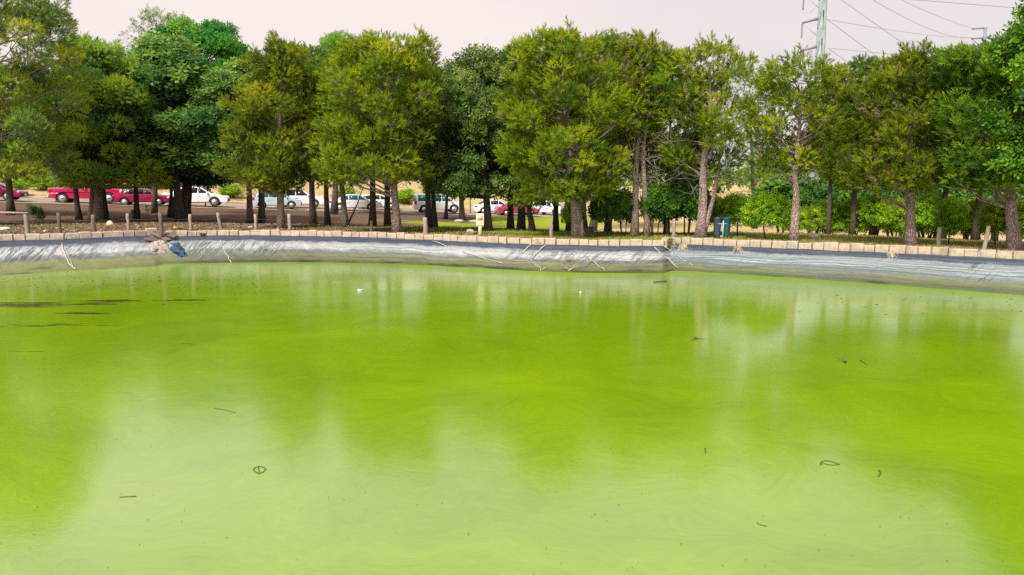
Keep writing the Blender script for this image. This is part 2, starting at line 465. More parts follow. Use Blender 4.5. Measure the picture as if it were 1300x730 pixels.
def speck_mat(name, a, b, scale=30, rough=.9):
    m = mat(name, rough=rough); t = NT(m)
    n = t.noise(scale, 5, t.obj()); t.color(t.ramp(n, [(.3, a), (.7, b)])); t.bump(n, .5, .02); return m
M_stone = speck_mat('pale_stone', (.42, .38, .32), (.66, .61, .54), 9)
M_stone_grey = speck_mat('grey_stone', (.24, .22, .19), (.45, .41, .36), 9)
M_rubble = speck_mat('rubble', (.16, .13, .11), (.46, .40, .36), 11)
M_tarp = speck_mat('blue_tarp', (.008, .030, .07), (.035, .10, .17), 5, .5)
M_rope = speck_mat('rope', (.30, .27, .22), (.62, .58, .50), 9)
M_stalk = speck_mat('dry_stalk', (.28, .22, .12), (.55, .47, .30), 12)
M_dkstalk = speck_mat('dark_stalk', (.05, .05, .02), (.10, .09, .04), 12)
M_road = speck_mat('dirt_road', (.18, .135, .10), (.34, .27, .21), 1.2)
M_steel = speck_mat('galvanised_steel', (.29, .38, .40), (.42, .51, .52), 1.5, .55)
M_wire = mat('line_wire', (.36, .35, .38), .6)
M_insul = mat('insulator', (.20, .20, .27), .5)
M_sign = speck_mat('cream_board', (.74, .70, .50), (.82, .79, .62), 20, .6)
M_signink = speck_mat('faded_print', (.42, .36, .18), (.60, .54, .32), 30, .7)
M_signpost = speck_mat('cream_post', (.66, .63, .46), (.76, .73, .57), 12, .7)
M_bin = speck_mat('teal_plastic', (.008, .075, .085), (.015, .12, .13), 5, .45)
M_bin_grey = speck_mat('slate_plastic', (.035, .06, .085), (.06, .09, .12), 5, .45)
M_tyre = mat('tyre_rubber', (.02, .02, .022), .8)
M_rim = mat('alloy', (.55, .55, .57), .35, .7)
M_glass = mat('car_glass', (.02, .025, .03), .06)
M_glass_t = mat('tinted_teal_glass', (.03, .16, .18), .06)
M_black = mat('black_trim', (.018, .018, .02), .5)
M_lamp = mat('lamp_lens', (.75, .76, .78), .12)
M_tail = mat('tail_lens', (.45, .01, .015), .2)
M_chrome = mat('chrome', (.7, .7, .72), .15, 1.0)
M_metalthin = mat('dark_pole', (.04, .04, .045), .6)
M_white_print = mat('plate_white', (.7, .72, .76), .5)
def paint(name, c):
    m = mat(name, c, .32); b = m.node_tree.nodes['Principled BSDF']
    b.inputs['Coat Weight'].default_value = .6; b.inputs['Coat Roughness'].default_value = .08; return m
P_red, P_maroon, P_white, P_silver, P_pink = paint('red_paint', (.46, .004, .075)), paint('maroon_paint', (.24, .004, .055)), paint('white_paint', (.78, .79, .82)), paint('silver_paint', (.42, .53, .60)), paint('crimson_paint', (.40, .03, .10))

# ------------------------------------------------------------------ the setting: ground, road, water, liner
NL = len(LOOP)
offs = np.concatenate([[0, .12, .25, .4, .6, .8], np.arange(1.05, 8, .3), np.arange(8, 30, .8), np.arange(30, 80, 2.5), [85, 95, 110, 140, 200, 350, 700, 1500, 3500]])
dirs = LOOP - CEN; dirs[:, 2] = 0; dirs /= np.linalg.norm(dirs, axis=1)[:, None]
gx = LOOP[None, :, 0] + dirs[None, :, 0] * offs[:, None]
gy = LOOP[None, :, 1] + dirs[None, :, 1] * offs[:, None]
gzz = gz(gx, gy)
far = np.broadcast_to(offs[:, None], gx.shape)
gzz = np.where(far > 140, gzz * 0 + np.minimum(gzz, 1.35), gzz)
gv = np.stack([gx, gy, gzz], -1).reshape(-1, 3)
nr = len(offs)
ii, jj = np.meshgrid(np.arange(nr - 1), np.arange(NL), indexing='ij')
gf = np.stack([ii*NL + jj, ii*NL + (jj+1) % NL, (ii+1)*NL + (jj+1) % NL, (ii+1)*NL + jj], -1).reshape(-1, 4)[:, ::-1]
def blob(x, y, px, py, rx, ry):
    c = G(px, py); return np.exp(-(((x - c[0]) / rx)**2 + ((y - c[1]) / ry)**2))
X_, Y_ = gv[:, 0], gv[:, 1]
er = edge_r(X_, Y_)
def cover(x, y):
    r = edge_r(x, y)
    lawn = 1.25*blob(x, y, 690, 280, 6.0, 12) + .9*blob(x, y, 640, 291, 3.4, 3) + .8*blob(x, y, 560, 284, 3.5, 2.5) + .6*blob(x, y, 1080, 300, 8, 3) + .5*blob(x, y, 55, 286, 1.1, .9) + .45*blob(x, y, 560, 290, 4, 1.2) + .8*blob(x, y, 800, 297, 3.5, 3) + .55*blob(x, y, 1150, 306, 7, 2.5) + .32*blob(x, y, 450, 278, 5, 4) + .30*blob(x, y, 250, 288, 9, 1.0)
    dry = .55*sstep(1.8, .2, r) + .95*sstep(2, 7, x)*sstep(.4, 3, r) + .9*sstep(3, 9, (y - road_y(x))) + .45*sstep(-3, -1, x)*sstep(2.2, .3, r) - .25*sstep(-2, -8, x)
    return np.clip(lawn, 0, 1), np.clip(dry, 0, 1)
lawn, dry = cover(X_, Y_)
ground = link_mesh('ground', gv, gf, M_ground, attrs={'lawn': lawn, 'dry': dry}, smooth=True)
tag(ground, 'brown needle-strewn bank with dry and green grass patches', kind='structure')

# the dirt road the cars stand on, a sheet just above the ground
xs = np.arange(-110, 70, 2.0); rv = []
for w in np.linspace(-3.0, 5.5, 9):
    for x in xs:
        y = float(road_y(x)) + w + (fbm(x*.2, w, 5) - .5)*1.4*(abs(w) > 4)
        rv.append((x - .45*w, y, float(gz(x - .45*w, y)) + .03))
n = len(xs)
rf = [(a*n + i, a*n + i + 1, (a+1)*n + i + 1, (a+1)*n + i) for a in range(8) for i in range(n - 1)]
tag(link_mesh('road', rv, rf, M_road, smooth=True), 'pale dirt road running behind the tree belt', kind='structure')

# pond bottom and the algae-covered water sheet
wl_out = WLOOP.copy()
_wa = np.arctan2(WLOOP[:, 1] - CEN[1], WLOOP[:, 0] - CEN[0])
_wa = np.unwrap(_wa); _wa = np.minimum.accumulate(_wa) - np.arange(NL)*1e-6 if _wa[-1] < _wa[0] else np.maximum.accumulate(_wa) + np.arange(NL)*1e-6
_wr = np.hypot(WLOOP[:, 0] - CEN[0], WLOOP[:, 1] - CEN[1]) + .35
wl_out[:, 0] = CEN[0] + _wr*np.cos(_wa); wl_out[:, 1] = CEN[1] + _wr*np.sin(_wa)
wl_out[:, 2] = WATER_Z
rings = [wl_out] + [CEN*[1, 1, 0] + (wl_out - CEN*[1, 1, 0]) * [k, k, 1] for k in np.linspace(.985, .06, 60)]
wv = np.vstack(rings); wv[:, 2] = WATER_Z
nrw = len(rings)
ii, jj = np.meshgrid(np.arange(nrw - 1), np.arange(NL), indexing='ij')
wf = np.stack([ii*NL + jj, (ii+1)*NL + jj, (ii+1)*NL + (jj+1) % NL, ii*NL + (jj+1) % NL], -1).reshape(-1, 4)[:, ::-1]
flat = list(wf.ravel()); cnt = [4] * len(wf)
flat += [(nrw-1)*NL + j for j in range(NL)]; cnt.append(NL)
opn = np.zeros(len(wv))
for (px, py, rx, ry, a) in ((45, 386, 2.4, .34, .78), (135, 382, 1.4, .30, .74), (108, 397, .9, .3, .70), (40, 413, 1.9, .20, .72), (210, 381, 1.2, .18, .66), (0, 388, 2.0, .34, .75), (230, 437, 2.2, .15, .45), (20, 446, 1.5, .12, .42)):
    c = atz(px, py, WATER_Z); opn = np.maximum(opn, a*np.exp(-(((wv[:, 0]-c[0])/rx)**2 + ((wv[:, 1]-c[1])/ry)**2)))
_er = edge_r(wv[:, 0], wv[:, 1])
scum = np.clip(1.0 - (-_er - 1.0)/2.0 + (fbm(wv[:, 0]*.6, wv[:, 1]*.9, 91) - .5)*1.2, 0, 1)
scum = np.maximum(scum, .18*sstep(.55, .75, fbm(wv[:, 0]*.22 + 9, wv[:, 1]*.35, 92)))
scum *= 1 - np.clip(opn*1.6, 0, 1)
thin = np.zeros(len(wv))
for (px, py, rx, ry, a) in ((150, 640, 1.0, 1.6, 1.0), (130, 405, 1.6, 3.2, 1.0), (20, 395, 1.6, 2.6, .8), (920, 420, 2.6, 3.4, 1.0), (1200, 435, .8, 3.0, .8), (1296, 440, .9, 3.0, .8), (420, 650, 2.2, 1.6, .55), (800, 660, 2.4, 1.4, .45)):
    c = atz(px, py, WATER_Z); k_ = np.exp(-(((wv[:, 0]-c[0])/rx)**2 + ((wv[:, 1]-c[1])/ry)**2))
    thin = np.maximum(thin, a*k_)
thin = np.clip(thin*(.7 + .6*fbm(wv[:, 0]*.8, wv[:, 1]*.8, 95)), 0, 1)
scum *= 1 - .8*thin
water = link_mesh('water', wv, flat, M_water, attrs={'thin': thin, 'open': opn, 'scum': scum}, counts=cnt, smooth=True)
tag(water, 'still pond covered in bright green algae', kind='structure')

# liner: from the foot of the kerb stones down below the water
NV = 46
seg = np.linalg.norm(np.diff(np.vstack([LOOP, LOOP[:1]]), axis=0), axis=1)
U = np.concatenate([[0], np.cumsum(seg)[:-1]])
rows, vatt, uvs, bands, crease_shade, algae = [], [], [], [], [], []
px_of = np.concatenate([np.arange(-60, 1361, 3.0), np.full(len(extra), -999.)])
for k in range(NV):
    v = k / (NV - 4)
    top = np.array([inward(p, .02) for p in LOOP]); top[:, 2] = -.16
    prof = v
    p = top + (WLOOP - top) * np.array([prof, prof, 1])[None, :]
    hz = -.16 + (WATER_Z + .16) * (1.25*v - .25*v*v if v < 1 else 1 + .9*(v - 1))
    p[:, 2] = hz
    amp = .10 * np.clip(math.sin(min(v, 1) * math.pi) + .12, 0, 1)
    diag = fbm(U*1.1 + v*2.0, v*3.0, 11) - .5
    wr = fbm(U*4 - v*5, v*2, 21, 3) - .5
    hor = fbm(U*.22, v*20, 31, 3) - .5
    leftw = np.where((px_of > -100) & (px_of < 850), 1.0, .35)
    dz = amp * (1.3*diag + .8*wr*leftw + (1.4 - .7*leftw)*hor)
    p[:, 2] += dz
    p[:, 1] += -.6 * dz
    rows.append(p); vatt.append(np.full(NL, min(v, 1.15))); uvs.append(np.stack([U, np.full(NL, v*1.4)], -1))
    b = np.interp(px_of, [-100, 0, 330, 500, 820, 860, 1300, 1400], [.25, .25, .35, .55, .5, .95, 1, 1])
    bands.append(b * np.clip(1.25 - abs(v - .45)*1.6, 0, 1))
    mid = float(sstep(.1, .25, v)*(1 - sstep(.62, .8, v)))
    s = mid*np.interp(px_of, [-999, -100, -60, 90, 140, 250, 330, 380, 620, 660, 840, 880, 1210, 1235, 1250, 1270], [.3, .3, 1, 1, .35, .9, .9, .15, .1, .7, .8, .2, .05, .9, .9, .05])  # where the painted crease shade shows along the liner
    crease_shade.append(s)
    al = np.interp(px_of, [-999, -100, -60, 150, 215, 250, 330, 420, 1300], [.4, .4, .85, .7, .45, .1, .1, .4, .4])
    algae.append(al*float(sstep(.56, .74, v))*sstep(.25, .55, fbm(U*1.2, v*9 + U*.1, 63)))
lv = np.vstack(rows)
ii, jj = np.meshgrid(np.arange(NV - 1), np.arange(NL), indexing='ij')
lf = np.stack([ii*NL + jj, ii*NL + (jj+1) % NL, (ii+1)*NL + (jj+1) % NL, (ii+1)*NL + jj], -1).reshape(-1, 4)
liner = link_mesh('pond_liner', lv, lf, M_liner, attrs={'v': np.concatenate(vatt), 'bands': np.concatenate(bands), 'crease_shade': np.clip(np.concatenate(crease_shade), 0, 1), 'algae': np.concatenate(algae), 'blue': np.tile(np.interp(px_of, [-999, -100, 200, 230, 300, 360, 846, 856, 1400], [.3, .3, .3, .9, .9, .25, .25, 1, 1]), NV)}, uv=np.vstack(uvs), smooth=True)
tag(liner, 'bleached wrinkled plastic liner sloping from the kerb to the water', kind='structure')
def on_liner(px, v, lift=.015):
    i = int(np.clip(round((px + 60) / 3.0), 0, n_view - 1)); k = v * (NV - 4)
    a = int(min(k, NV - 2)); f = k - a
    p = rows[a][i] * (1 - f) + rows[a + 1][i] * f
    return p + V3(0, -lift*.6, lift)

# ------------------------------------------------------------------ kerb: every stone its own part
def stone_mesh(seed):
    r = np.random.default_rng(seed)
    bm = bmesh.new(); bmesh.ops.create_cube(bm, size=1.0)
    for v in bm.verts:
        v.co = Vector((v.co.x * .326, v.co.y * .20, v.co.z * .24)) + Vector((r.normal(0, .006), r.normal(0, .008), r.normal(0, .007)))
    bmesh.ops.bevel(bm, geom=list(bm.edges), offset=.014, segments=1, affect='EDGES')
    me = bpy.data.meshes.new('kerb_stone'); bm.to_mesh(me); bm.free(); me.materials.append(M_kerb); return me
stone_meshes = [stone_mesh(s) for s in range(8)]
Kin = np.array(K); Us = np.concatenate([[0], np.cumsum(np.linalg.norm(np.diff(Kin, axis=0), axis=1))])
def kpt(u): return np.array([np.interp(u, Us, Kin[:, k]) for k in range(3)])
def u_at(px): return float(np.interp(px, np.arange(-60, 1361, 3.0), Us))
runs = [(-58, 197, 'low run of worn kerb stones left of the broken spillway', .0), (208, 845, 'long low run of pale kerb stones along the middle of the far bank', -.015), (845, 1358, 'oblique run of square kerb stones along the right side of the pond', .0)]
for a, b, lab, dz in runs:
    u0, u1 = u_at(a), u_at(b); nst = int((u1 - u0) / .342)
    ln = rng.uniform(.80, 1.22, nst); ln *= (u1 - u0)/ln.sum(); ue = u0 + np.concatenate([[0], np.cumsum(ln)])
    root = empty('stone_kerb', kpt((u0 + u1)/2), lab, 'kerb')
    for i in range(nst):
        u = (ue[i] + ue[i+1])/2; p, q = kpt(u - .1), kpt(u + .1); c = kpt(u)
        ang = math.atan2(q[1] - p[1], q[0] - p[0])
        o = bpy.data.objects.new('kerb_stone', random.choice(stone_meshes)); COL.objects.link(o)
        o.parent = root
        tall = .05 if (a == -58 and i == nst - 1) else 0
        o.location = Vector(c) - root.location + Vector((0, .09 + rng.normal(0, .012), -.092 + dz + tall + rng.normal(0, .010)))
        o.rotation_euler = (rng.normal(0, .03), rng.normal(0, .015), ang + rng.normal(0, .025) + (math.pi if rng.random() < .5 else 0))
        o.scale = (ln[i]/.335 * rng.uniform(.96, 1.005), 1, rng.uniform(.94, 1.06))

# ------------------------------------------------------------------ foliage
def sprig(nn, L, nl, w):
    """a pine shoot along +Z: nn thin needles spiralling round it"""
    i = np.arange(nn); h = (i + .5) / nn
    az = i * 2.39996
    el = np.radians(78 - 58*h)                               # from spreading to pointing along the shoot
    d = np.stack([np.cos(az)*np.sin(el), np.sin(az)*np.sin(el), np.cos(el)], -1)
    base = np.stack([np.zeros(nn), np.zeros(nn), h*L], -1)
    side = np.stack([-np.sin(az), np.cos(az), np.zeros(nn)], -1)
    v = np.empty((nn, 3, 3)); v[:, 0] = base - side*w/2; v[:, 1] = base + side*w/2; v[:, 2] = base + d*nl
    return v.reshape(-1, 3)
def leaf_spray(nn, L, ll, lw):
    """a twig along +Z with nn leaves, each a bent diamond of two triangles"""
    i = np.arange(nn); h = (i + .5) / nn; az = i*2.39996
    el = np.radians(85 - 45*h)
    d = np.stack([np.cos(az)*np.sin(el), np.sin(az)*np.sin(el), np.cos(el)], -1)
    side = np.stack([-np.sin(az), np.cos(az), np.zeros(nn)], -1)
    base = np.stack([np.cos(az)*.02, np.sin(az)*.02, h*L], -1)
    nrm = np.cross(side, d)
    mid = base + d*ll*.5 + nrm*ll*.10
    v = np.empty((nn, 6, 3))
    v[:, 0] = base; v[:, 1] = mid + side*lw/2; v[:, 2] = base + d*ll
    v[:, 3] = base; v[:, 4] = base + d*ll; v[:, 5] = mid - side*lw/2
    return v.reshape(-1, 3)
def scatter(tmpl, pos, dirn, scale, r):
    """copies of a template, all in one vertex array"""
    N = len(pos)
    z = dirn / (np.linalg.norm(dirn, axis=1)[:, None] + 1e-9)
    h = r.normal(size=(N, 3)); x = np.cross(h, z); x /= np.linalg.norm(x, axis=1)[:, None] + 1e-9
    y = np.cross(z, x)
    Rm = np.stack([x, y, z], -1)
    return (np.einsum('nij,mj->nmi', Rm, tmpl) * scale[:, None, None] + pos[:, None, :]).reshape(-1, 3)

KINDS = {   # template, sprays per lobe, lobe radius (px), upness, lobes per crown area, how hollow a lobe is
    'pine':  dict(t=sprig(13, .13, .085, .021), n=135, lr=13, up=.50, lob=2.5, shell=.78),
    'soft':  dict(t=sprig(14, .17, .095, .020), n=130, lr=16, up=.40, lob=2.4, shell=.65),
    'broad': dict(t=leaf_spray(8, .20, .12, .075), n=70, lr=13, up=.30, lob=3.4, shell=.5),
    'small': dict(t=leaf_spray(9, .18, .080, .052), n=88, lr=13, up=.30, lob=2.9, shell=.45),
}
def crown_arrays(kind, lobes, trunk_xy, r, dens=1.0, tintlift=0.0, deadfrac=.02, brights=()):
    """lobes: list of (centre, radius, tint offset)"""
    k = KINDS[kind]; P, D, S, T = [], [], [], []; r2 = r
    for c, rad, off in lobes:
        n = max(6, int(k['n'] * .82 * dens * (rad / .40)**1.7 * r.uniform(.75, 1.2)))
        d = r.normal(size=(n, 3)); d[:, 2] = d[:, 2]*.9 + .25; d /= np.linalg.norm(d, axis=1)[:, None]
        rr = k['shell'] + (1 - k['shell']) * r.random(n)**.6
        pos = c + d * (rad * rr)[:, None] * [1.12, 1.12, .72]
        out = c - np.array([trunk_xy[0], trunk_xy[1], c[2]]); out = out / (np.linalg.norm(out) + .3)
        dr = d*.8 + out*.45 + [0, 0, k['up']] + r.normal(size=(n, 3))*.30
        P.append(pos); D.append(dr); S.append(r.uniform(.6, 1.4, n) * r.uniform(.85, 1.2))
        t = np.clip(.40 + off + tintlift + r.normal(0, .15, n), .0, .89)
        dd = r.random(n) < deadfrac
        if kind == 'pine': t = np.where(dd, .98, t)
        T.append(t)
    P, D, S, T = map(np.concatenate, (P, D, S, T))
    v = scatter(k['t'], P, D, S, r)
    return v, np.repeat(T, len(k['t']))
def profile_lobes(prof, Y, kind, r, lr=None, dens=1.0, depthf=.9):
    """lobes filling a crown whose left and right edges are given at a few photo rows, at distance Y"""
    prof = sorted((y, a - 5, b + 5) for y, a, b in prof); ys = [p[0] for p in prof]; xl = [p[1] for p in prof]; xr = [p[2] for p in prof]
    lr = lr or KINDS[kind]['lr']
    yy = np.linspace(ys[0], ys[-1], 200); w = np.interp(yy, ys, xr) - np.interp(yy, ys, xl)
    area = w.mean() * (ys[-1] - ys[0]); N = int(max(8, area / (math.pi*lr*lr) * KINDS[kind]['lob'] * dens))
    sc = np.linalg.norm(ray(PCX, 150)) * Y / F
    cdf = np.cumsum(w + 4); cdf /= cdf[-1]
    out = []
    for i in range(N):
        y = np.interp((i + r.random()) / N, cdf, yy)
        a, b = np.interp(y, ys, xl), np.interp(y, ys, xr)
        rad = lr * r.uniform(.65, 1.3); half = (b - a) / 2
        rad = min(rad, max(half*.8, 5))
        rho = max(half - rad*.9, 0) * math.sqrt(r.uniform(.22, 1.0)); th = r.uniform(0, 2*math.pi)
        c = atY((a + b)/2 + rho*math.cos(th), min(y + rad*.45, ys[-1] - rad*1.0), Y)
        c = c + V3(0, rho*math.sin(th)*sc*depthf)
        out.append((c, rad*sc, r.normal(0, .22)))
    n_main = len(out)
    if kind in ('pine', 'soft'):                             # upright leaders along the top outline
        hi = yy < ys[0] + .42*(ys[-1] - ys[0])
        A, B = np.interp(yy[hi], ys, xl), np.interp(yy[hi], ys, xr)
        for i in range(int((B[-1] - A[-1])/9)):
            x = r.uniform(A[-1], B[-1]); ok = (A <= x) & (B >= x)
            y0 = yy[hi][ok][0] if ok.any() else yy[hi][-1]
            dz = r.uniform(-.5, .5)*(B[-1]-A[-1])*.5*sc; hgt = r.uniform(4, 16)
            for q in range(3): out.append((atY(x + r.normal(0, 1), y0 + 7 - hgt*q/2, Y) + V3(0, dz), (6.0 - 1.5*q)*sc, r.normal(.12, .1)))
    return out, n_main
def limbs(geo, lobes, axis, r, frac=.8, r0=.035):
    """limbs from the trunk axis out to the lobes"""
    zs = axis[:, 2]
    for c, rad, _ in lobes:
        if r.random() > frac: continue
        horiz = math.hypot(c[0] - np.interp(c[2], zs, axis[:, 0]), c[1] - np.interp(c[2], zs, axis[:, 1]))
        z0 = max(c[2] - .45*horiz - .15, zs[0] + (zs[-1]-zs[0])*.22); z0 = min(z0, zs[-1])
        s = np.array([np.interp(z0, zs, axis[:, 0]), np.interp(z0, zs, axis[:, 1]), z0])
        m = s*.5 + c*.5 + V3(r.normal(0, .06), r.normal(0, .06), -.06*horiz + r.normal(0, .05))
        rr = r0 * (.45 + .4*min(horiz, 2))
        geo.tube([s, s*.55 + m*.45, m, m*.4 + c*.6, c + (c - m)*.25], [rr, rr*.8, rr*.62, rr*.42, rr*.15], 5, cap=False)
        for q in range(3):
            e = c + r.normal(size=3)*rad*.6
            b = m*.5 + c*.5
            geo.tube([b, (b + e)/2 + r.normal(size=3)*.05, e], [rr*.35, rr*.25, rr*.1], 4, cap=False)
def trunk_axis(base, top, r, wob=.06, n=10, bend=None):
    t = np.linspace(0, 1, n)[:, None]
    ax = base + (top - base)*t
    ax[1:-1, :2] += np.cumsum(r.normal(0, wob, (n, 2)), axis=0)[1:-1] * .5 * np.sin(t[1:-1]*math.pi)
    if bend is not None: ax += np.sin(t*math.pi)*bend
    ax[0, 2] -= .12
    return ax
def trunk(geo, ax, r0, r, sides=12, tip=.14, flare=1.35):
    n = len(ax); t = np.linspace(0, 1, n)
    rad = r0 * (1 - t*(1 - tip)); rad[0] *= flare
    geo.tube(ax, rad, sides, rough=.16)

def build_tree(name, label, base_px, prof, kind, leafm, barkm, wpx, group='trees of the belt beyond the pond', cat='tree', dens=1.0, lobdens=1.0, tint=0.0, seed=0, extra_trunks=(), lean_to=None, lr=None, limb=.8, dead=0, deadfrac=.02, depthf=.9, topf=.12, bright=0.0):
    r = np.random.default_rng(5000 + int(base_px[0])*7 + int(base_px[1]))
    b = G(*base_px) if base_px[1] is not None else None
    Y = b[1]
    sc = Y / F
    lobes, n_main = profile_lobes(prof, Y, kind, r, lr, lobdens, depthf)
    if bright: lobes = [(c, rad, off + (.5 if r.random() < bright else 0)) for c, rad, off in lobes]
    ys = sorted(prof); ytop = ys[0][0] + topf*(ys[-1][0] - ys[0][0])
    xt = lean_to if lean_to is not None else (np.interp(ytop, [p[0] for p in ys], [p[1] for p in ys]) + np.interp(ytop, [p[0] for p in ys], [p[2] for p in ys]))/2
    top = atY(xt, ytop, Y)
    ax = trunk_axis(b, top, r)
    root = empty(name, b, label, cat, group)
    loc = np.array(root.location)
    g = Geo(); trunk(g, ax - loc, wpx*sc/2, r)
    for (bx, by, tx, ty, w2) in extra_trunks:
        b2 = G(bx, by); b2[1] = Y + (b2[1]-Y)*.6; b2 = np.array([(bx-PCX)/F*b2[1]*1.0, b2[1], float(gz((bx-PCX)/F*b2[1], b2[1]))])
        ax2 = trunk_axis(b2, atY(tx, ty, Y), r, n=7)
        trunk(g, ax2 - loc, w2*sc/2, r, 9)
    ll = [(c - loc, rad, o) for c, rad, o in lobes]
    limbs(g, ll[:n_main], ax - loc, r, limb*.7)
    g.build('trunk', barkm, root, smooth=True, fix=False)
    v, t = crown_arrays(kind, ll, (0, 0), r, dens, tint, deadfrac)
    link_mesh('crown', v, np.arange(len(v)).reshape(-1, 3), leafm, root, {'tint': t})
    if dead:
        gd = Geo()
        for q in range(dead):
            z = r.uniform(.30, .62); s = ax[0]*(1-z) + ax[-1]*z - loc
            a = r.uniform(0, 2*math.pi); L = r.uniform(.5, 1.5)
            p1 = s + V3(math.cos(a)*L*.5, math.sin(a)*L*.5, .12 + r.normal(0, .1)); p2 = s + V3(math.cos(a)*L, math.sin(a)*L, r.normal(-.1, .25))
            gd.tube([s, p1, p2], [.022, .015, .005], 5, cap=False)
            for w_ in range(6):
                f = r.uniform(.3, 1); b0 = s*(1-f) + p2*f + V3(0, 0, .08*math.sin(f*3.1)); e = b0 + r.normal(size=3)*[.28, .28, .22]
                gd.tube([b0, (b0+e)/2 + r.normal(size=3)*.04, e], [.008, .006, .003], 4, cap=False)
        gd.build('dead_branch', M_bark_grey, root, smooth=True, fix=False)
    return root

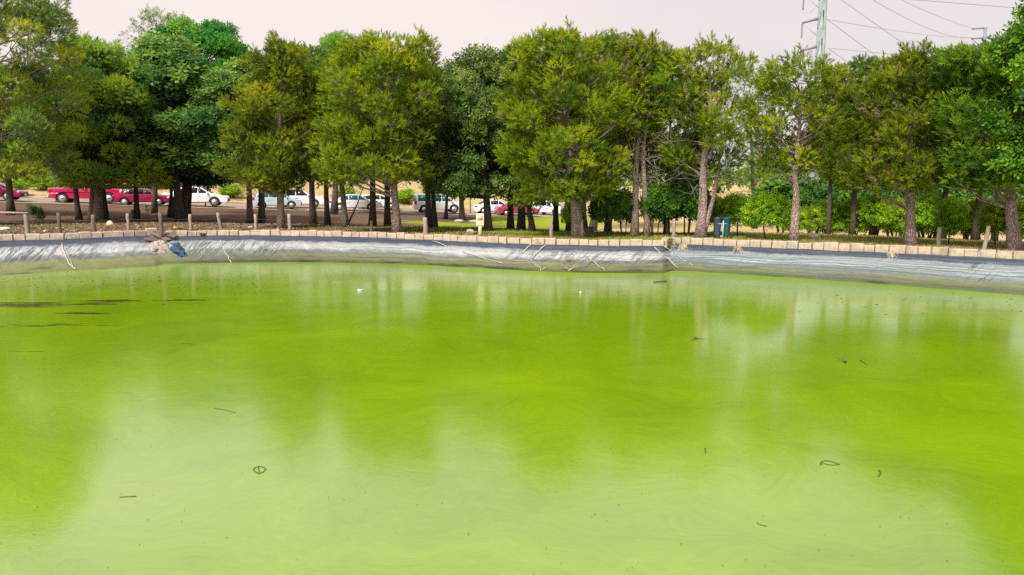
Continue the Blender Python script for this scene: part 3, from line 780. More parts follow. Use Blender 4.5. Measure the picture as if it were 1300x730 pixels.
HEROES = [
 dict(name='pine_tree', label='thin see-through pine between the two open-crowned pines', base_px=(958, 290), kind='pine', leafm=M_pine_dark, barkm=M_bark_dark, wpx=6, dens=.5, lobdens=.42, tint=.08,
      prof=[(88, 935, 965), (110, 920, 985), (150, 915, 990), (200, 915, 990), (235, 925, 980)]),
 dict(name='pine_tree', label='tall soft-needled pine filling the left edge and rising past the frame', base_px=(-38, 284), kind='soft', leafm=M_pine_soft, barkm=M_bark_pine, wpx=17, bright=.2, lr=15, lobdens=.85, dens=.85, tint=.08,
      prof=[(-115, -75, -15), (-70, -115, 35), (-25, -130, 64), (10, -130, 80), (50, -110, 95), (110, -125, 98), (160, -130, 92), (200, -130, 85), (232, -120, 75)]),
 dict(name='pine_tree', label='leaning pine with a pinkish trunk between the second and third posts', base_px=(124, 280), kind='soft', leafm=M_pine_soft, barkm=M_bark_pine, wpx=11, tint=.0, bright=.14,
      prof=[(58, 105, 150), (90, 92, 175), (130, 78, 195), (165, 72, 208), (200, 65, 215), (228, 72, 205), (243, 100, 185)], extra_trunks=((119, 277, 122, 180, 10),)),
 dict(name='ash_tree', label='broad blue-green leafy tree on several slim stems at left of centre', base_px=(231, 277), kind='broad', leafm=M_ash, barkm=M_bark_dark, wpx=10, tint=.0, bright=.05,
      prof=[(28, 235, 285), (50, 200, 315), (75, 172, 328), (120, 160, 332), (165, 165, 325), (200, 180, 312), (238, 190, 288)], extra_trunks=((216, 276, 222, 200, 6), (240, 274, 246, 190, 7), (223, 275, 212, 205, 5))),
 dict(name='leafy_tree', label='sparse wispy tree poking above the blue-green leafy tree', base_px=(196, 270), kind='small', leafm=M_oak, barkm=M_bark_dark, wpx=7, dens=.30, lobdens=.75, tint=.05, limb=1,
      prof=[(10, 180, 212), (25, 162, 235), (55, 158, 240), (85, 165, 235), (150, 170, 230)]),
 dict(name='pine_tree', label='pine with low drooping tufts and a pale trunk before the silver hatchback', base_px=(357, 290), kind='pine', leafm=M_pine, barkm=M_bark_pine, wpx=10, dead=8,
      prof=[(56, 345, 368), (75, 322, 392), (110, 312, 408), (150, 296, 410), (190, 280, 402), (225, 283, 388), (250, 312, 380)]),
 dict(name='pine_tree', label='slim pine with a forked grey trunk left of the white taxi', base_px=(439, 288), kind='pine', leafm=M_pine, barkm=M_bark_grey, wpx=8, tint=-.04,
      prof=[(80, 405, 440), (110, 388, 465), (150, 385, 472), (200, 388, 468), (238, 400, 462)], extra_trunks=((441, 285, 462, 235, 4),)),
 dict(name='pine_tree', label='bushy pine with a long bare pinkish trunk in front of a dark one', base_px=(504, 296), kind='pine', leafm=M_pine, barkm=M_bark_pine, wpx=11, tint=.04, lean_to=492, dead=8,
      prof=[(46, 478, 500), (58, 442, 545), (90, 425, 560), (140, 408, 560), (180, 400, 553), (205, 402, 545), (232, 440, 520)]),
 dict(name='leafy_tree', label='light green leafy tree showing above the pines left of the bushy one', base_px=(424, 272), kind='small', leafm=M_bright, barkm=M_bark_dark, wpx=8, tint=.0,
      prof=[(42, 425, 450), (55, 398, 470), (100, 388, 482), (170, 388, 475)]),
 dict(name='oak_tree', label='grey-green round leafy tree on a dark trunk behind the little sign', base_px=(620, 293), kind='small', leafm=M_oak, barkm=M_bark_dark, wpx=10,
      prof=[(63, 595, 628), (85, 565, 652), (130, 548, 668), (180, 540, 672), (220, 540, 668), (252, 552, 655)]),
 dict(name='oak_tree', label='dark green leafy tree hanging low over the white van', base_px=(587, 280), kind='small', leafm=M_oak, barkm=M_bark_dark, wpx=7, tint=-.04,
      prof=[(80, 552, 602), (130, 532, 620), (200, 530, 620), (250, 542, 615)], extra_trunks=((566, 277, 570, 200, 5),)),
 dict(name='pine_tree', label='largest pine at centre with thick pale trunk rising from the kerb', base_px=(735, 302), kind='pine', leafm=M_pine, barkm=M_bark_pine, wpx=15, tint=.02, dead=10,
      prof=[(46, 690, 722), (60, 672, 748), (90, 652, 782), (130, 640, 802), (180, 636, 802), (215, 640, 795), (245, 655, 772), (256, 700, 760)]),
 dict(name='pine_tree', label='pine crown with a dark trunk beside the brown box at centre', base_px=(752, 293), kind='pine', leafm=M_pine, barkm=M_bark_dark, wpx=9, tint=.0,
      prof=[(46, 770, 800), (60, 757, 830), (100, 747, 838), (150, 742, 838), (200, 745, 825)]),
 dict(name='pine_tree', label='small leaning pine with brown-tipped low tufts over the lawn', base_px=(676, 294), kind='pine', leafm=M_pine, barkm=M_bark_dark, wpx=8, lean_to=668, deadfrac=.12, tint=.03,
      prof=[(170, 655, 700), (200, 640, 718), (235, 642, 716), (266, 655, 700)]),
 dict(name='pine_tree', label='half-dead pine with bare grey branches, left trunk of a close pair', base_px=(805, 300), kind='pine', leafm=M_pine, barkm=M_bark_pine, wpx=10, dead=26, lobdens=.75, deadfrac=.15,
      prof=[(55, 790, 835), (90, 775, 845), (140, 775, 842), (185, 785, 838)]),
 dict(name='pine_tree', label='half-dead pine with bare grey branches, right trunk of a close pair', base_px=(821, 300), kind='pine', leafm=M_pine_dark, barkm=M_bark_pine, wpx=8, dead=22, lobdens=.6,
      prof=[(75, 810, 850), (110, 800, 855), (165, 805, 855)]),
 dict(name='pine_tree', label='open-crowned pine with a forked trunk left of the teal bins', base_px=(889, 303), kind='pine', leafm=M_pine, barkm=M_bark_pine, wpx=13, lobdens=.74, dens=.8, tint=.0, dead=12,
      prof=[(62, 872, 918), (80, 850, 952), (110, 838, 965), (150, 835, 965), (190, 842, 950), (222, 850, 925)], extra_trunks=((891, 303, 925, 150, 7),)),
 dict(name='pine_tree', label='open-crowned pine with a tapering trunk before the transmission pole', base_px=(1008, 307), kind='pine', leafm=M_pine, barkm=M_bark_pine, wpx=12, lobdens=.80, dens=.8, tint=-.02, topf=.3, lean_to=1016,
      prof=[(72, 1003, 1022), (90, 978, 1055), (130, 958, 1070), (180, 945, 1075), (222, 955, 1058)]),
 dict(name='pine_tree', label='dense dark pine with a short leaning trunk among bright shrubs', base_px=(1156, 312), kind='pine', leafm=M_pine, barkm=M_bark_pine, wpx=13, tint=-.12, lean_to=1160, deadfrac=.05,
      prof=[(72, 1140, 1180), (90, 1112, 1202), (130, 1085, 1212), (170, 1068, 1216), (210, 1066, 1210), (246, 1080, 1180)]),
 dict(name='pine_tree', label='dark pine at the right with a thick rough trunk behind the tilted post', base_px=(1288, 318), kind='pine', leafm=M_pine_dark, barkm=M_bark_pine, wpx=16, tint=.05, lobdens=.9, lean_to=1278,
      prof=[(68, 1205, 1262), (100, 1196, 1275), (150, 1192, 1305), (200, 1195, 1340), (245, 1215, 1340)]),
 dict(name='leafy_tree', label='bright green leafy tree cut by the right edge', base_px=(1352, 324), kind='small', leafm=M_bright, barkm=M_bark_grey, wpx=14, lr=15, tint=-.10,
      prof=[(-75, 1350, 1430), (-20, 1318, 1470), (22, 1302, 1470), (45, 1278, 1460), (90, 1260, 1440), (140, 1266, 1450), (190, 1275, 1440), (225, 1280, 1430)]),
]
for i, h in enumerate(HEROES):
    build_tree(seed=i, **h)

# trees further back: a few models, copied part by part
def model_tree(kind, leafm, barkm, seed, H=7.5, halfw=2.0, base=2.5, name='pine_tree', lobr=.55, wtr=.115, dens=1.0):
    r = np.random.default_rng(seed)
    root = empty(name, (0, 0, 0), 'x', 'tree')
    ax = trunk_axis(V3(0, 0, 0), V3(r.normal(0, .2), r.normal(0, .2), H*.93), r)
    g = Geo(); trunk(g, ax, wtr, r, 9)
    lobes = []
    for i in range(52):
        f = (i + r.random())/52; z = base + (H - base)*f
        w = halfw * min(1, .62 + .9*f) * (1 - f**3)**.55
        rad = lobr * r.uniform(.7, 1.25) * (1 - .35*f)
        th = r.uniform(0, 2*math.pi); rho = max(w - rad*.8, 0)*math.sqrt(r.uniform(.15, 1))
        lobes.append((V3(rho*math.cos(th) + ax[-1][0]*f, rho*math.sin(th), z), rad, r.normal(0, .2)))
    limbs(g, lobes, ax, r, .7)
    g.build('trunk', barkm, root, smooth=True, fix=False)
    v, t = crown_arrays(kind, lobes, (0, 0), r, dens)
    link_mesh('crown', v, np.arange(len(v)).reshape(-1, 3), leafm, root, {'tint': t})
    return root
def copy_thing(root, loc, rz, sc, label, group=None, leafm=None):
    c = root.copy(); COL.objects.link(c); c.location = Vector(loc); c.rotation_euler = (0, 0, rz); c.scale = (sc[0], sc[0], sc[1])
    c['label'] = label
    if group: c['group'] = group
    for ch in root.children:
        d = ch.copy(); COL.objects.link(d); d.parent = c
        if leafm and ch.name.startswith('crown'):
            d.material_slots[0].link = 'OBJECT'; d.material_slots[0].material = leafm
        for gch in ch.children:
            e = gch.copy(); COL.objects.link(e); e.parent = d
    return c
MODELS = {}
def model(key):
    first = key not in MODELS
    if first:
        MODELS[key] = {'pa': lambda: model_tree('pine', M_pine_dark, M_bark_dark, 71), 'pb': lambda: model_tree('pine', M_pine, M_bark_dark, 72, halfw=1.8, base=2.8),
          'la': lambda: model_tree('broad', M_oak, M_bark_dark, 73, halfw=2.2, name='leafy_tree', lobr=.65), 'lb': lambda: model_tree('small', M_bright, M_bark_dark, 74, halfw=2.0, name='leafy_tree', lobr=.6, base=2.2)}[key]()
    return MODELS[key], first
BACK = [  # base px, top row, model, width factor, label
 (14, 262, 95, 'pa', 1.0, 'dark pine trunk standing in front of the maroon car at the far left'),
 (128, 266, 62, 'pa', 1.1, 'dark pine directly behind the leaning pinkish trunk'),
 (101, 279, 110, 'pb', .8, 'small dark-stemmed pine in front of the red pickup bed'),
 (134, 262, 66, 'pb', .8, 'dark pine standing just right of the pickup cab'),
 (173, 266, 120, 'pb', .8, 'thin tree above the square base beside the maroon sedan'),
 (229, 267, 62, 'la', 1.1, 'leafy tree close behind the slim stems left of the white sedan'),
 (318, 279, 95, 'la', .9, 'leafy tree with a dark trunk leaning left in front of the dry bank'),
 (333, 276, 85, 'pa', .9, 'dark-trunked tree just left of the silver hatchback'),
 (398, 272, 72, 'pa', 1.0, 'dark pine in front of the white sport utility car'),
 (416, 275, 95, 'pa', .9, 'dark twin-stemmed pine between the white car and the taxi'),
 (492, 287, 92, 'pa', 1.0, 'dark trunk close behind the bushy pine with the bare trunk'),
 (545, 274, 78, 'pb', 1.0, 'pine rising behind the left side of the round leafy tree'),
 (552, 268, 100, 'la', .9, 'thin-stemmed leafy tree in front of the white van'),
 (648, 268, 90, 'lb', 1.0, 'light-crowned tree between the sign and the crimson car'),
 (660, 278, 95, 'pa', .9, 'thin pale-footed tree on the lawn by the crimson car'),
 (706, 294, 72, 'pa', .9, 'dark straight trunk on the lawn right of the leaning small pine'),
 (722, 290, 85, 'la', .9, 'dark leafy tree close behind the largest pine'),
 (772, 285, 62, 'pa', 1.0, 'dark pine behind the half-dead pair, left side'),
 (846, 285, 80, 'pa', .9, 'dark pine behind the half-dead pair, right side'),
 (1052, 286, 96, 'pb', .7, 'pine whose top stands below the transmission pole'),
 (1082, 290, 85, 'pa', .9, 'dark pine left of the dense dark one'),
 (1108, 286, 88, 'pb', 1.0, 'pine with pointed top behind the round shrubs'),
 (1196, 290, 78, 'pa', 1.0, 'dark pine between the dense pine and the thin far pole'),
 (1238, 292, 66, 'pa', 1.1, 'dark pine just under the thin far pole'),
 (473, 270, 62, 'pb', 1.0, 'pine crown between the slim forked pine and the bushy one'),
 (662, 270, 66, 'pb', 1.0, 'pine crown between the grey-green tree and the largest pine'),
 (742, 276, 62, 'pb', 1.0, 'pine crown just behind the top of the largest pine'),
 (1262, 288, 90, 'pb', .9, 'pine half hidden behind the thick rough trunk at the right'),
]
rb = np.random.default_rng(5)
for (bx, by, ty, key, wf_, lab) in BACK:
    src, first = model(key)
    b = G(bx, by)
    while b[1] > 46: by += 1.0; b = G(bx, by)
    H = atY(bx, ty - 9, b[1])[2] - b[2]
    sv, sh = H / 7.6, (H / 7.6)**.4 * 1.38 * wf_ * min(b[1]/34, 1.35)
    if first:
        src.location = Vector(b); src.scale = (sh, sh, sv); src['label'] = lab; src['group'] = 'trees of the belt beyond the pond'
    else:
        copy_thing(src, b, rb.uniform(0, 6.28), (sh, sv), lab, 'trees of the belt beyond the pond')

# shrubs and small trees
def model_shrub(kind, leafm, seed, H, halfw, base, stems, lobr=.32, n=34, name='shrub', dens=1.0):
    r = np.random.default_rng(seed)
    root = empty(name, (0, 0, 0), 'x', 'shrub')
    lobes = []
    for i in range(n):
        f = (i + r.random())/n; z = base + (H - base - lobr*.5)*f
        w = halfw * math.sqrt(max(.05, 1 - (f*1.05 - .30)**2/.75)); rad = lobr*r.uniform(.7, 1.25)
        th = r.uniform(0, 6.283); rho = max(w - rad*.7, 0)*math.sqrt(r.uniform(.2, 1))
        lobes.append((V3(rho*math.cos(th), rho*math.sin(th), z), rad, r.normal(.12 + .14*f, .15)))  # tint lifted, more with height: light on the tops put into the colour
    g = Geo()
    for q in range(stems):
        a = r.uniform(0, 6.283); d = 0 if stems == 1 else r.uniform(.05, .25)
        s = V3(math.cos(a)*d, math.sin(a)*d, -.08); e = V3(math.cos(a)*(d + .25*halfw), math.sin(a)*(d + .25*halfw), base + (H-base)*.5)
        g.tube([s, s*.6 + e*.4 + r.normal(size=3)*.03, e], [.04, .032, .015], 6)
    g.build('stem', M_bark_dark, root, smooth=True, fix=False)
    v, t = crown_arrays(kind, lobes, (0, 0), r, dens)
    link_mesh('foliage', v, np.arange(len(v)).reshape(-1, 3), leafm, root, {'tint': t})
    return root
SH = {'round': lambda: model_shrub('small', M_shrub, 91, 2.0, 1.05, .32, 5, lobr=.27, n=46), 'stand': lambda: model_shrub('small', M_shrub, 92, 2.1, 1.0, .75, 1), 'dark': lambda: model_shrub('broad', M_shrub_dark, 93, 2.2, .95, 1.0, 3, lobr=.34)}
shm = {}
SHRUBS = [
 (852, 298, 240, 'dark', 1.0, 'dark small tree behind the lone post right of centre'),
 (872, 298, 236, 'dark', .9, 'dark small tree just left of the forked pine trunk'),
 (832, 298, 244, 'dark', .8, 'dark small tree seen between the half-dead pines and the post'),
 (772, 297, 248, 'dark', .9, 'dark small tree left of the half-dead pair of pines'),
 (792, 298, 250, 'dark', .7, 'dark small tree with two thin stems beside the left half-dead pine'),
 (726, 295, 255, 'stand', .7, 'green shrub peeping out between trunks behind the largest pine'),
 (936, 298, 250, 'stand', 1.1, 'bright standard shrub with one stem beside the teal bins'),
 (972, 303, 249, 'stand', 1.1, 'bright standard shrub left of the tapering pine trunk'),
 (908, 296.5, 252, 'stand', .8, 'bright shrub whose crown spreads over the teal bins'),
 (1050, 304, 256, 'round', 0.9, 'rounded bright shrub just right of the tapering pine trunk'),
 (1030, 303, 262, 'round', .8, 'small bright shrub touching the tapering pine trunk'),
 (1082, 304, 252, 'round', 0.78, 'yellow-tipped shrub left of the dark upright shrub'),
 (1108, 306, 248, 'round', 0.82, 'dark upright shrub with several stems left of the leaning trunk'),
 (1136, 306, 252, 'round', 0.7, 'shrub just behind the leaning pine trunk on its left'),
 (1176, 307, 246, 'round', 0.78, 'tall shrub just right of the leaning pine trunk'),
 (1204, 308, 256, 'stand', .8, 'shrub behind the short grey post at the right'),
 (1232, 309, 254, 'round', 0.82, 'bright rounded shrub behind the tilted post'),
 (1264, 310, 258, 'stand', .9, 'shrub tucked left of the thick rough trunk'),
 (1312, 312, 256, 'round', 1.0, 'shrub cut by the right edge of the view'),
 (1010, 300, 262, 'round', .7, 'low shrub hidden behind the tapering pine trunk'),
]
for (bx, by, ty, key, wf_, lab) in SHRUBS:
    b = G(bx, by + 1.5)
    if key == 'round':                                       # these stand clear of the pines' shade
        b[0] *= (b[1] + 5.5)/b[1]; b[1] += 5.5; b[2] = float(gz(b[0], b[1]))
    H = atY(bx, ty, b[1])[2] - b[2]
    first = key not in shm
    if first: shm[key] = SH[key]()
    s = H / 2.1; wf_ = wf_*1.3 if key == 'round' else wf_
    if first:
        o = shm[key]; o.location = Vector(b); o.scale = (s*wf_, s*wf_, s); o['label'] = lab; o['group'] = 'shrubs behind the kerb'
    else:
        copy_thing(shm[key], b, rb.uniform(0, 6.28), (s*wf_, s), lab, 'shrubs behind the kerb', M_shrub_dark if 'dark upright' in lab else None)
for (bx, Y, H, key, wf_, lab) in (
  
  
 (1000, 45, 3.2, 'dark', 1.4, 'dark thicket bush far behind the tapering pine'), (1045, 43, 3.0, 'dark', 1.4, 'dark thicket bush far behind the rounded bright shrub'),
  (1135, 43, 3.0, 'dark', 1.4, 'dark thicket bush far behind the leaning trunk'),
 (1180, 44, 3.1, 'dark', 1.4, 'dark thicket bush far behind the tall shrub'), (1225, 42, 3.0, 'dark', 1.4, 'dark thicket bush far behind the tilted post'),
  (1315, 42, 3.0, 'dark', 1.4, 'dark thicket bush far back at the right edge')):
    x = (bx - PCX)/F*Y; b = V3(x, Y, float(gz(x, Y)))
    copy_thing(shm[key], b, rb.uniform(0, 6.28), (H/2.1*wf_, H/2.1), lab, 'bushes behind the shrubs')
# yellow-green bushes beyond the road
for (bx, Y, H, lab) in ((140, 76, 2.6, 'yellow-green bush beyond the road above the pickup bonnet'), (188, 78, 2.8, 'yellow-green bush beyond the road above the maroon sedan'), (222, 80, 2.4, 'yellow-green bush beyond the road behind the slim stems'), (30, 74, 2.2, 'pale bush on the dry bank at the far left'), (565, 97, 4.0, 'yellow-green bush beyond the road right of the white van'), (602, 99, 4.2, 'yellow-green bush beyond the road above the sign'), (735, 104, 4.6, 'green bush beyond the road behind the largest pine'), (300, 86, 2.8, 'dry bush on the bank behind the white sedan bonnet')):
    x = (bx - PCX)/F*Y; b = V3(x, Y, float(gz(x, Y)))
    copy_thing(shm['round'], b, rb.uniform(0, 6.28), (H/2.1*1.25, H/2.1), lab, 'bushes beyond the road')

dry_labels = ['low dry bush on the far bank left of the pickup tailgate', 'low dry bush on the far bank under the leaning pine branches', 'low dry bush on the far bank above the pickup cargo bed', 'low dry bush on the far bank above the silver hatchback', 'low dry bush on the far bank above the taxi-like sedan', 'low dry bush on the far bank between taxi and van', 'low dry bush on the far bank above the white van roof', 'low dry bush on the far bank above the crimson car', 'low dry bush on the far bank behind the maroon car nose', 'low dry bush on the far bank right of the white sedan']
for k, (bx, lab) in enumerate(zip((58, 86, 100, 345, 440, 515, 548, 655, 20, 296), dry_labels)):
    kk = (bx - PCX)/F; Y = (79.5 + rb.uniform(9, 15)) / (1 - .49*kk); x = kk*Y; H = rb.uniform(.9, 1.8)
    copy_thing(shm['round'], V3(x, Y, float(gz(x, Y))), rb.uniform(0, 6.28), (H/2.1*1.6, H/2.1), lab, 'dry bushes on the far bank', M_drybush)
# far tree line on the horizon, one mass
r = np.random.default_rng(17); lob = []
for i in range(260):
    x = r.uniform(-190, 190); Y = 150 + r.normal(0, 8)
    H = (3.0 + 2.5*fbm(x*.05, 1, 61)) * (.55 if 30 < x < 58 else 1); lob.append((V3(x, Y, 1.0 + r.random()**.7*H*.8), r.uniform(1.4, 2.4), r.normal(0, .1)))
P_, D_, S_, T_ = [], [], [], []
tm = leaf_spray(6, .9, .9, .6)
for c, rad, off in lob:
    nn = 26; d = r.normal(size=(nn, 3)); d /= np.linalg.norm(d, axis=1)[:, None]
    P_.append(c + d*rad*[1.4, 1, .9]*r.uniform(.5, 1, (nn, 1))); D_.append(d + [0, 0, .4]); S_.append(r.uniform(.7, 1.2, nn)); T_.append(np.clip(.4 + off + r.normal(0, .15, nn), 0, .9))
v = scatter(tm, np.concatenate(P_), np.concatenate(D_), np.concatenate(S_), r)
tag(link_mesh('far_trees', v, np.arange(len(v)).reshape(-1, 3), M_oak, attrs={'tint': np.repeat(np.concatenate(T_), len(tm))}), 'distant green tree line beyond the dry bank', kind='stuff')

# grass blades on the bank
r = np.random.default_rng(23)
N = 110000
px = r.uniform(-60, 1360, N); u = r.random(N)**1.6 * 11 + .22
i = ((px + 60)/3).astype(int).clip(0, n_view - 1)
bx, by = LOOP[i, 0] + dirs[i, 0]*u + r.normal(0, .08, N), LOOP[i, 1] + dirs[i, 1]*u
la, dr = cover(bx, by)
clump = fbm(bx*1.4, by*1.4, 77)
keep = (r.random(N) < np.clip(la*1.3 + dr*.75*sstep(.38, .6, clump) + .08, 0, 1))
bx, by, la, dr = bx[keep], by[keep], la[keep], dr[keep]; N = len(bx)
h = r.uniform(.025, .085, N) * (1 + .5*(r.random(N) < .06)); a = r.uniform(0, 6.283, N); w = .011
base = np.stack([bx, by, gz(bx, by) - .01], -1)
sd = np.stack([np.cos(a), np.sin(a), np.zeros(N)], -1)*w
tip = base + np.stack([r.normal(0, .35, N)*h, r.normal(0, .35, N)*h, h], -1)
v = np.stack([base - sd, base + sd, tip], 1).reshape(-1, 3)
tn = np.where(r.random(N) < la/(la + dr*.7 + .05), r.uniform(.55, 1, N), r.uniform(0, .45, N))
M_grass = leaf_mat('grass_blades', [(0, (.30, .21, .10)), (.45, (.46, .37, .17)), (.5, (.12, .18, .01)), (.8, (.19, .27, .012)), (1, (.30, .36, .02))], .2)
tag(link_mesh('grass', v, np.arange(len(v)).reshape(-1, 3), M_grass, attrs={'tint': np.repeat(tn, 3)}), 'short dry and green grass on the bank', kind='stuff')

r = np.random.default_rng(29); N = 26000
px = r.uniform(-60, 1360, N); u = r.random(N)**1.5 * 16 + .3
i = ((px + 60)/3).astype(int).clip(0, n_view - 1)
bx, by = LOOP[i, 0] + dirs[i, 0]*u, LOOP[i, 1] + dirs[i, 1]*u
a = r.uniform(0, 6.283, N); L = r.uniform(.02, .07, N)*(1 + 1.5*(r.random(N) < .08)); w = L*r.uniform(.12, .5, N)
c = np.stack([bx, by, gz(bx, by) + .012], -1); d = np.stack([np.cos(a), np.sin(a), r.normal(0, .25, N)], -1)*L[:, None]; e = np.stack([-np.sin(a), np.cos(a), r.normal(0, .25, N)], -1)*w[:, None]
v = np.stack([c - d, c + e, c + d, c - e], 1).reshape(-1, 3)
M_litter = leaf_mat('fallen_leaves', [(0, (.10, .06, .04)), (.5, (.24, .15, .10)), (.85, (.40, .30, .20)), (1, (.60, .52, .42))], .05)
tag(link_mesh('leaf_litter', v, np.arange(len(v)).reshape(-1, 4), M_litter, attrs={'tint': np.repeat(r.random(N)**1.3, 4)}), 'fallen needles, twigs and leaves strewn over the brown bank', kind='stuff')

# ------------------------------------------------------------------ fence posts, rail, sign, bins, stones
def post(px, ytop, ybase, w, label, m=None, tilt=0.0, z=None):
    b = G(px, ybase) if ybase < np.interp(px, KX, KY) else atz(px, ybase, 0) + V3(0, .02, -.1)
    H = atY(px, ytop, b[1])[2] - b[2]; wd = w*b[1]/F
    g = Geo(); r_ = np.random.default_rng(int(px)); n = 6
    pts = np.stack([np.linspace(0, tilt*H, n) + r_.normal(0, .006, n), r_.normal(0, .006, n), np.linspace(-.15, H, n)], -1)
    g.tube(pts, wd/2*np.array([1.05, 1.0, .98, 1.0, .97, .90]), 9, rough=.22)
    o = g.build('fence_post', m or M_post, None, smooth=False)
    o.location = Vector(b)
    return tag(o, label, 'fence post', 'wooden fence posts along the far bank')
POSTS = [
 (35, 269.5, 297, 6.0, 'pale square fence post carrying the rail at the far left', None, 0),
 (76, 270, 296, 4.4, 'grey-brown fence post left of the pinkish leaning pine', M_post_dark, 0),
 (119.5, 272.5, 295.5, 5.0, 'brown fence post at the foot of the pinkish leaning pine', M_post_dark, 0),
 (163, 271, 293, 4.2, 'grey fence post right of the white stone', None, 0),
 (204.5, 269.5, 295, 5.0, 'brown fence post standing over the broken spillway planks', M_post_dark, 0),
 (242.5, 272, 292.5, 4.2, 'fence post in front of the blue-green leafy tree', None, 0),
 (282, 270, 291, 4.2, 'bent fence post leaning left before the white sedan', None, -.22),
 (325, 272, 291.5, 3.8, 'thin fence post left of the pale-trunked pine', None, 0),
 (368, 271.5, 291.5, 4.5, 'pale fence post just right of the pale-trunked pine', None, 0),
 (471, 280, 294.5, 4.0, 'short fence post right of the forked slim pine', None, .08),
 (540.5, 276, 297.5, 6.0, 'stout whitish fence post left of the oak trees', None, -.03),
 (699.5, 281, 303, 4.6, 'whitish fence post left of the largest pine', None, 0),
 (738.5, 279, 302.5, 3.4, 'thin whitish post against the trunk of the largest pine', None, 0),
 (855, 278, 302, 4.4, 'lone grey fence post left of the forked pine', None, 0),
 (1191, 288.5, 313, 5.2, 'short grey fence post before the shrubs at the right', None, 0),
 (1248, 287, 318, 5.2, 'pale fence post leaning right near the right edge', None, .14),
]
for a in POSTS: post(*a)
p = G(35, 297); q = atY(-40, 267.5, p[1] + .2); p2 = atY(36, 270.5, p[1])
o = Geo().tube([q, (q + p2)/2 + V3(0, 0, -.02), p2 + V3(0, -.08, 0)], .035, 7, rough=.2).build('fence_rail', M_post, None)
tag(o, 'thin wooden rail running left from the pale square post', 'fence rail')
ids = [(35, 283), (76, 282), (119.5, 282), (163, 281), (204.5, 280), (242.5, 281), (280, 279), (325, 281), (368, 281)]
pts = []
for k, (a, b_) in enumerate(ids):
    pb = G(a, 295); pts.append(atY(a, b_ - 3, pb[1] - .06))
    if k < len(ids) - 1:
        nb = G(ids[k+1][0], 295); c = (atY(a, b_ - 3, pb[1]-.06) + atY(ids[k+1][0], ids[k+1][1] - 3, nb[1]-.06))/2; c[2] -= .04; pts.append(c)
tag(Geo().tube(pts, .005, 5).build('fence_wire', M_metalthin, None, smooth=True), 'single sagging wire strung between the left fence posts', 'fence wire')

# little cream sign
b = G(609.5, 300); sc = b[1]/F
H = atY(609.5, 271, b[1])[2] - b[2]
t = empty('small_sign', b, 'small cream notice board on a post in front of the oak', 'sign')
Geo().box((0, .03, H*.45 - .05), (4*sc, .05, H*.9 + .1)).build('post', M_signpost, t)
Geo().box((0, -.005, H - 7.6*sc), (9.6*sc, .025, 15*sc)).build('board', M_sign, t, bevel=.004)
Geo().box((0, -.0195, H - 5.2*sc), (7.0*sc, .004, 7.0*sc)).build('printed_panel', M_signink, t)
gl = Geo()
for k in range(3): gl.box((r.normal(0, .003), -.0190, H - (10.2 + k*1.5)*sc), (6.2*sc*r.uniform(.7, 1), .003, .55*sc))
gl.build('printed_lines', M_signink, t)

# pair of teal bins on a post
def bin_(px, w, m, lab):
    b = G(px, 302.3); s = b[1]/F; H = 23*s
    t = empty('litter_bin', b + V3(0, 0, .06), lab, 'litter bin', 'pair of litter bins')
    z = np.array([0, .04, .06, .5, .9, .94, .97, 1.0])*H; rr = np.array([.70, .78, .80, .88, .97, 1.08, 1.08, .98])*w*s/2
    g = Geo(); g.tube(np.stack([z*0, z*0, z], -1), rr, 18); g.build('body', m, t, smooth=True)
    g = Geo(); g.tube([(0, 0, H*.985), (0, 0, H*1.03), (0, 0, H*1.05)], [w*s/2*1.1, w*s/2*1.0, w*s/2*.5], 18); g.build('lid', m, t, smooth=True)
    return b, s, H
b1, s1, H1 = bin_(910, 10.5, M_bin_grey, 'slate-teal litter bin, left one of the pair beside the forked pine')
b2, s2, H2 = bin_(921.5, 11.5, M_bin, 'bright teal litter bin, right one of the pair beside the forked pine')
g = Geo(); c = (b1 + b2)/2 + V3(0, -.16, 0)
g.tube([c + V3(0, 0, -.1), c + V3(0, 0, H1*.98)], .022, 8); g.tube([b1 + V3(0, -.12, H1*.8), b2 + V3(0, -.12, H1*.8)], .014, 6); g.tube([b1 + V3(0, 0, .055), b2 + V3(0, 0, .055)], .03, 6)
tag(g.build('bin_stand', M_steel, None, smooth=True), 'thin metal stand holding the two teal bins', 'bin stand')

def rock(px, py, w, h, m, lab, seed, cat='stone', group=None):
    b = G(px, py); s = b[1]/F
    bm = bmesh.new(); bmesh.ops.create_icosphere(bm, subdivisions=3, radius=1.0)
    r_ = np.random.default_rng(seed); off = r_.uniform(0, 50, 3)
    for v in bm.verts:
        k = .72 + .55*float(fbm(v.co.x*1.3 + off[0], v.co.y*1.3 + v.co.z*1.7 + off[1], seed))
        v.co = Vector((v.co.x*w*s/2*k, v.co.y*w*s/2*.8*k, max(v.co.z*k, -.35)*h*s*.75))
    me = bpy.data.meshes.new('rock'); bm.to_mesh(me); bm.free(); me.materials.append(m)
    o = bpy.data.objects.new('rock', me); COL.objects.link(o); o.location = Vector(b + V3(0, 0, .25*h*s*.75))
    return tag(o, lab, cat, group)
rock(139.5, 286, 8, 6, M_stone, 'white rounded stone on the soil between two posts', 1)
rock(5, 291.5, 15, 3.5, M_stone, 'flat pale stone on the soil at the far left', 2)
rock(57, 294, 4, 2, M_stone, 'tiny pale stone near the second post', 3)
rock(583, 282.5, 14, 4.5, M_stone_grey, 'long grey stone beside the slanting oak trunk', 4)
rock(602, 282.5, 14, 4, M_stone_grey, 'dark grey stone just left of the sign board', 5)
rock(597, 295.5, 11, 5, M_stone_grey, 'pale boulder on the grass left of the sign post', 6)
rock(1033, 302.5, 14, 6.5, M_stone_grey, 'grey block-like stone at the foot of the tapering pine', 7)

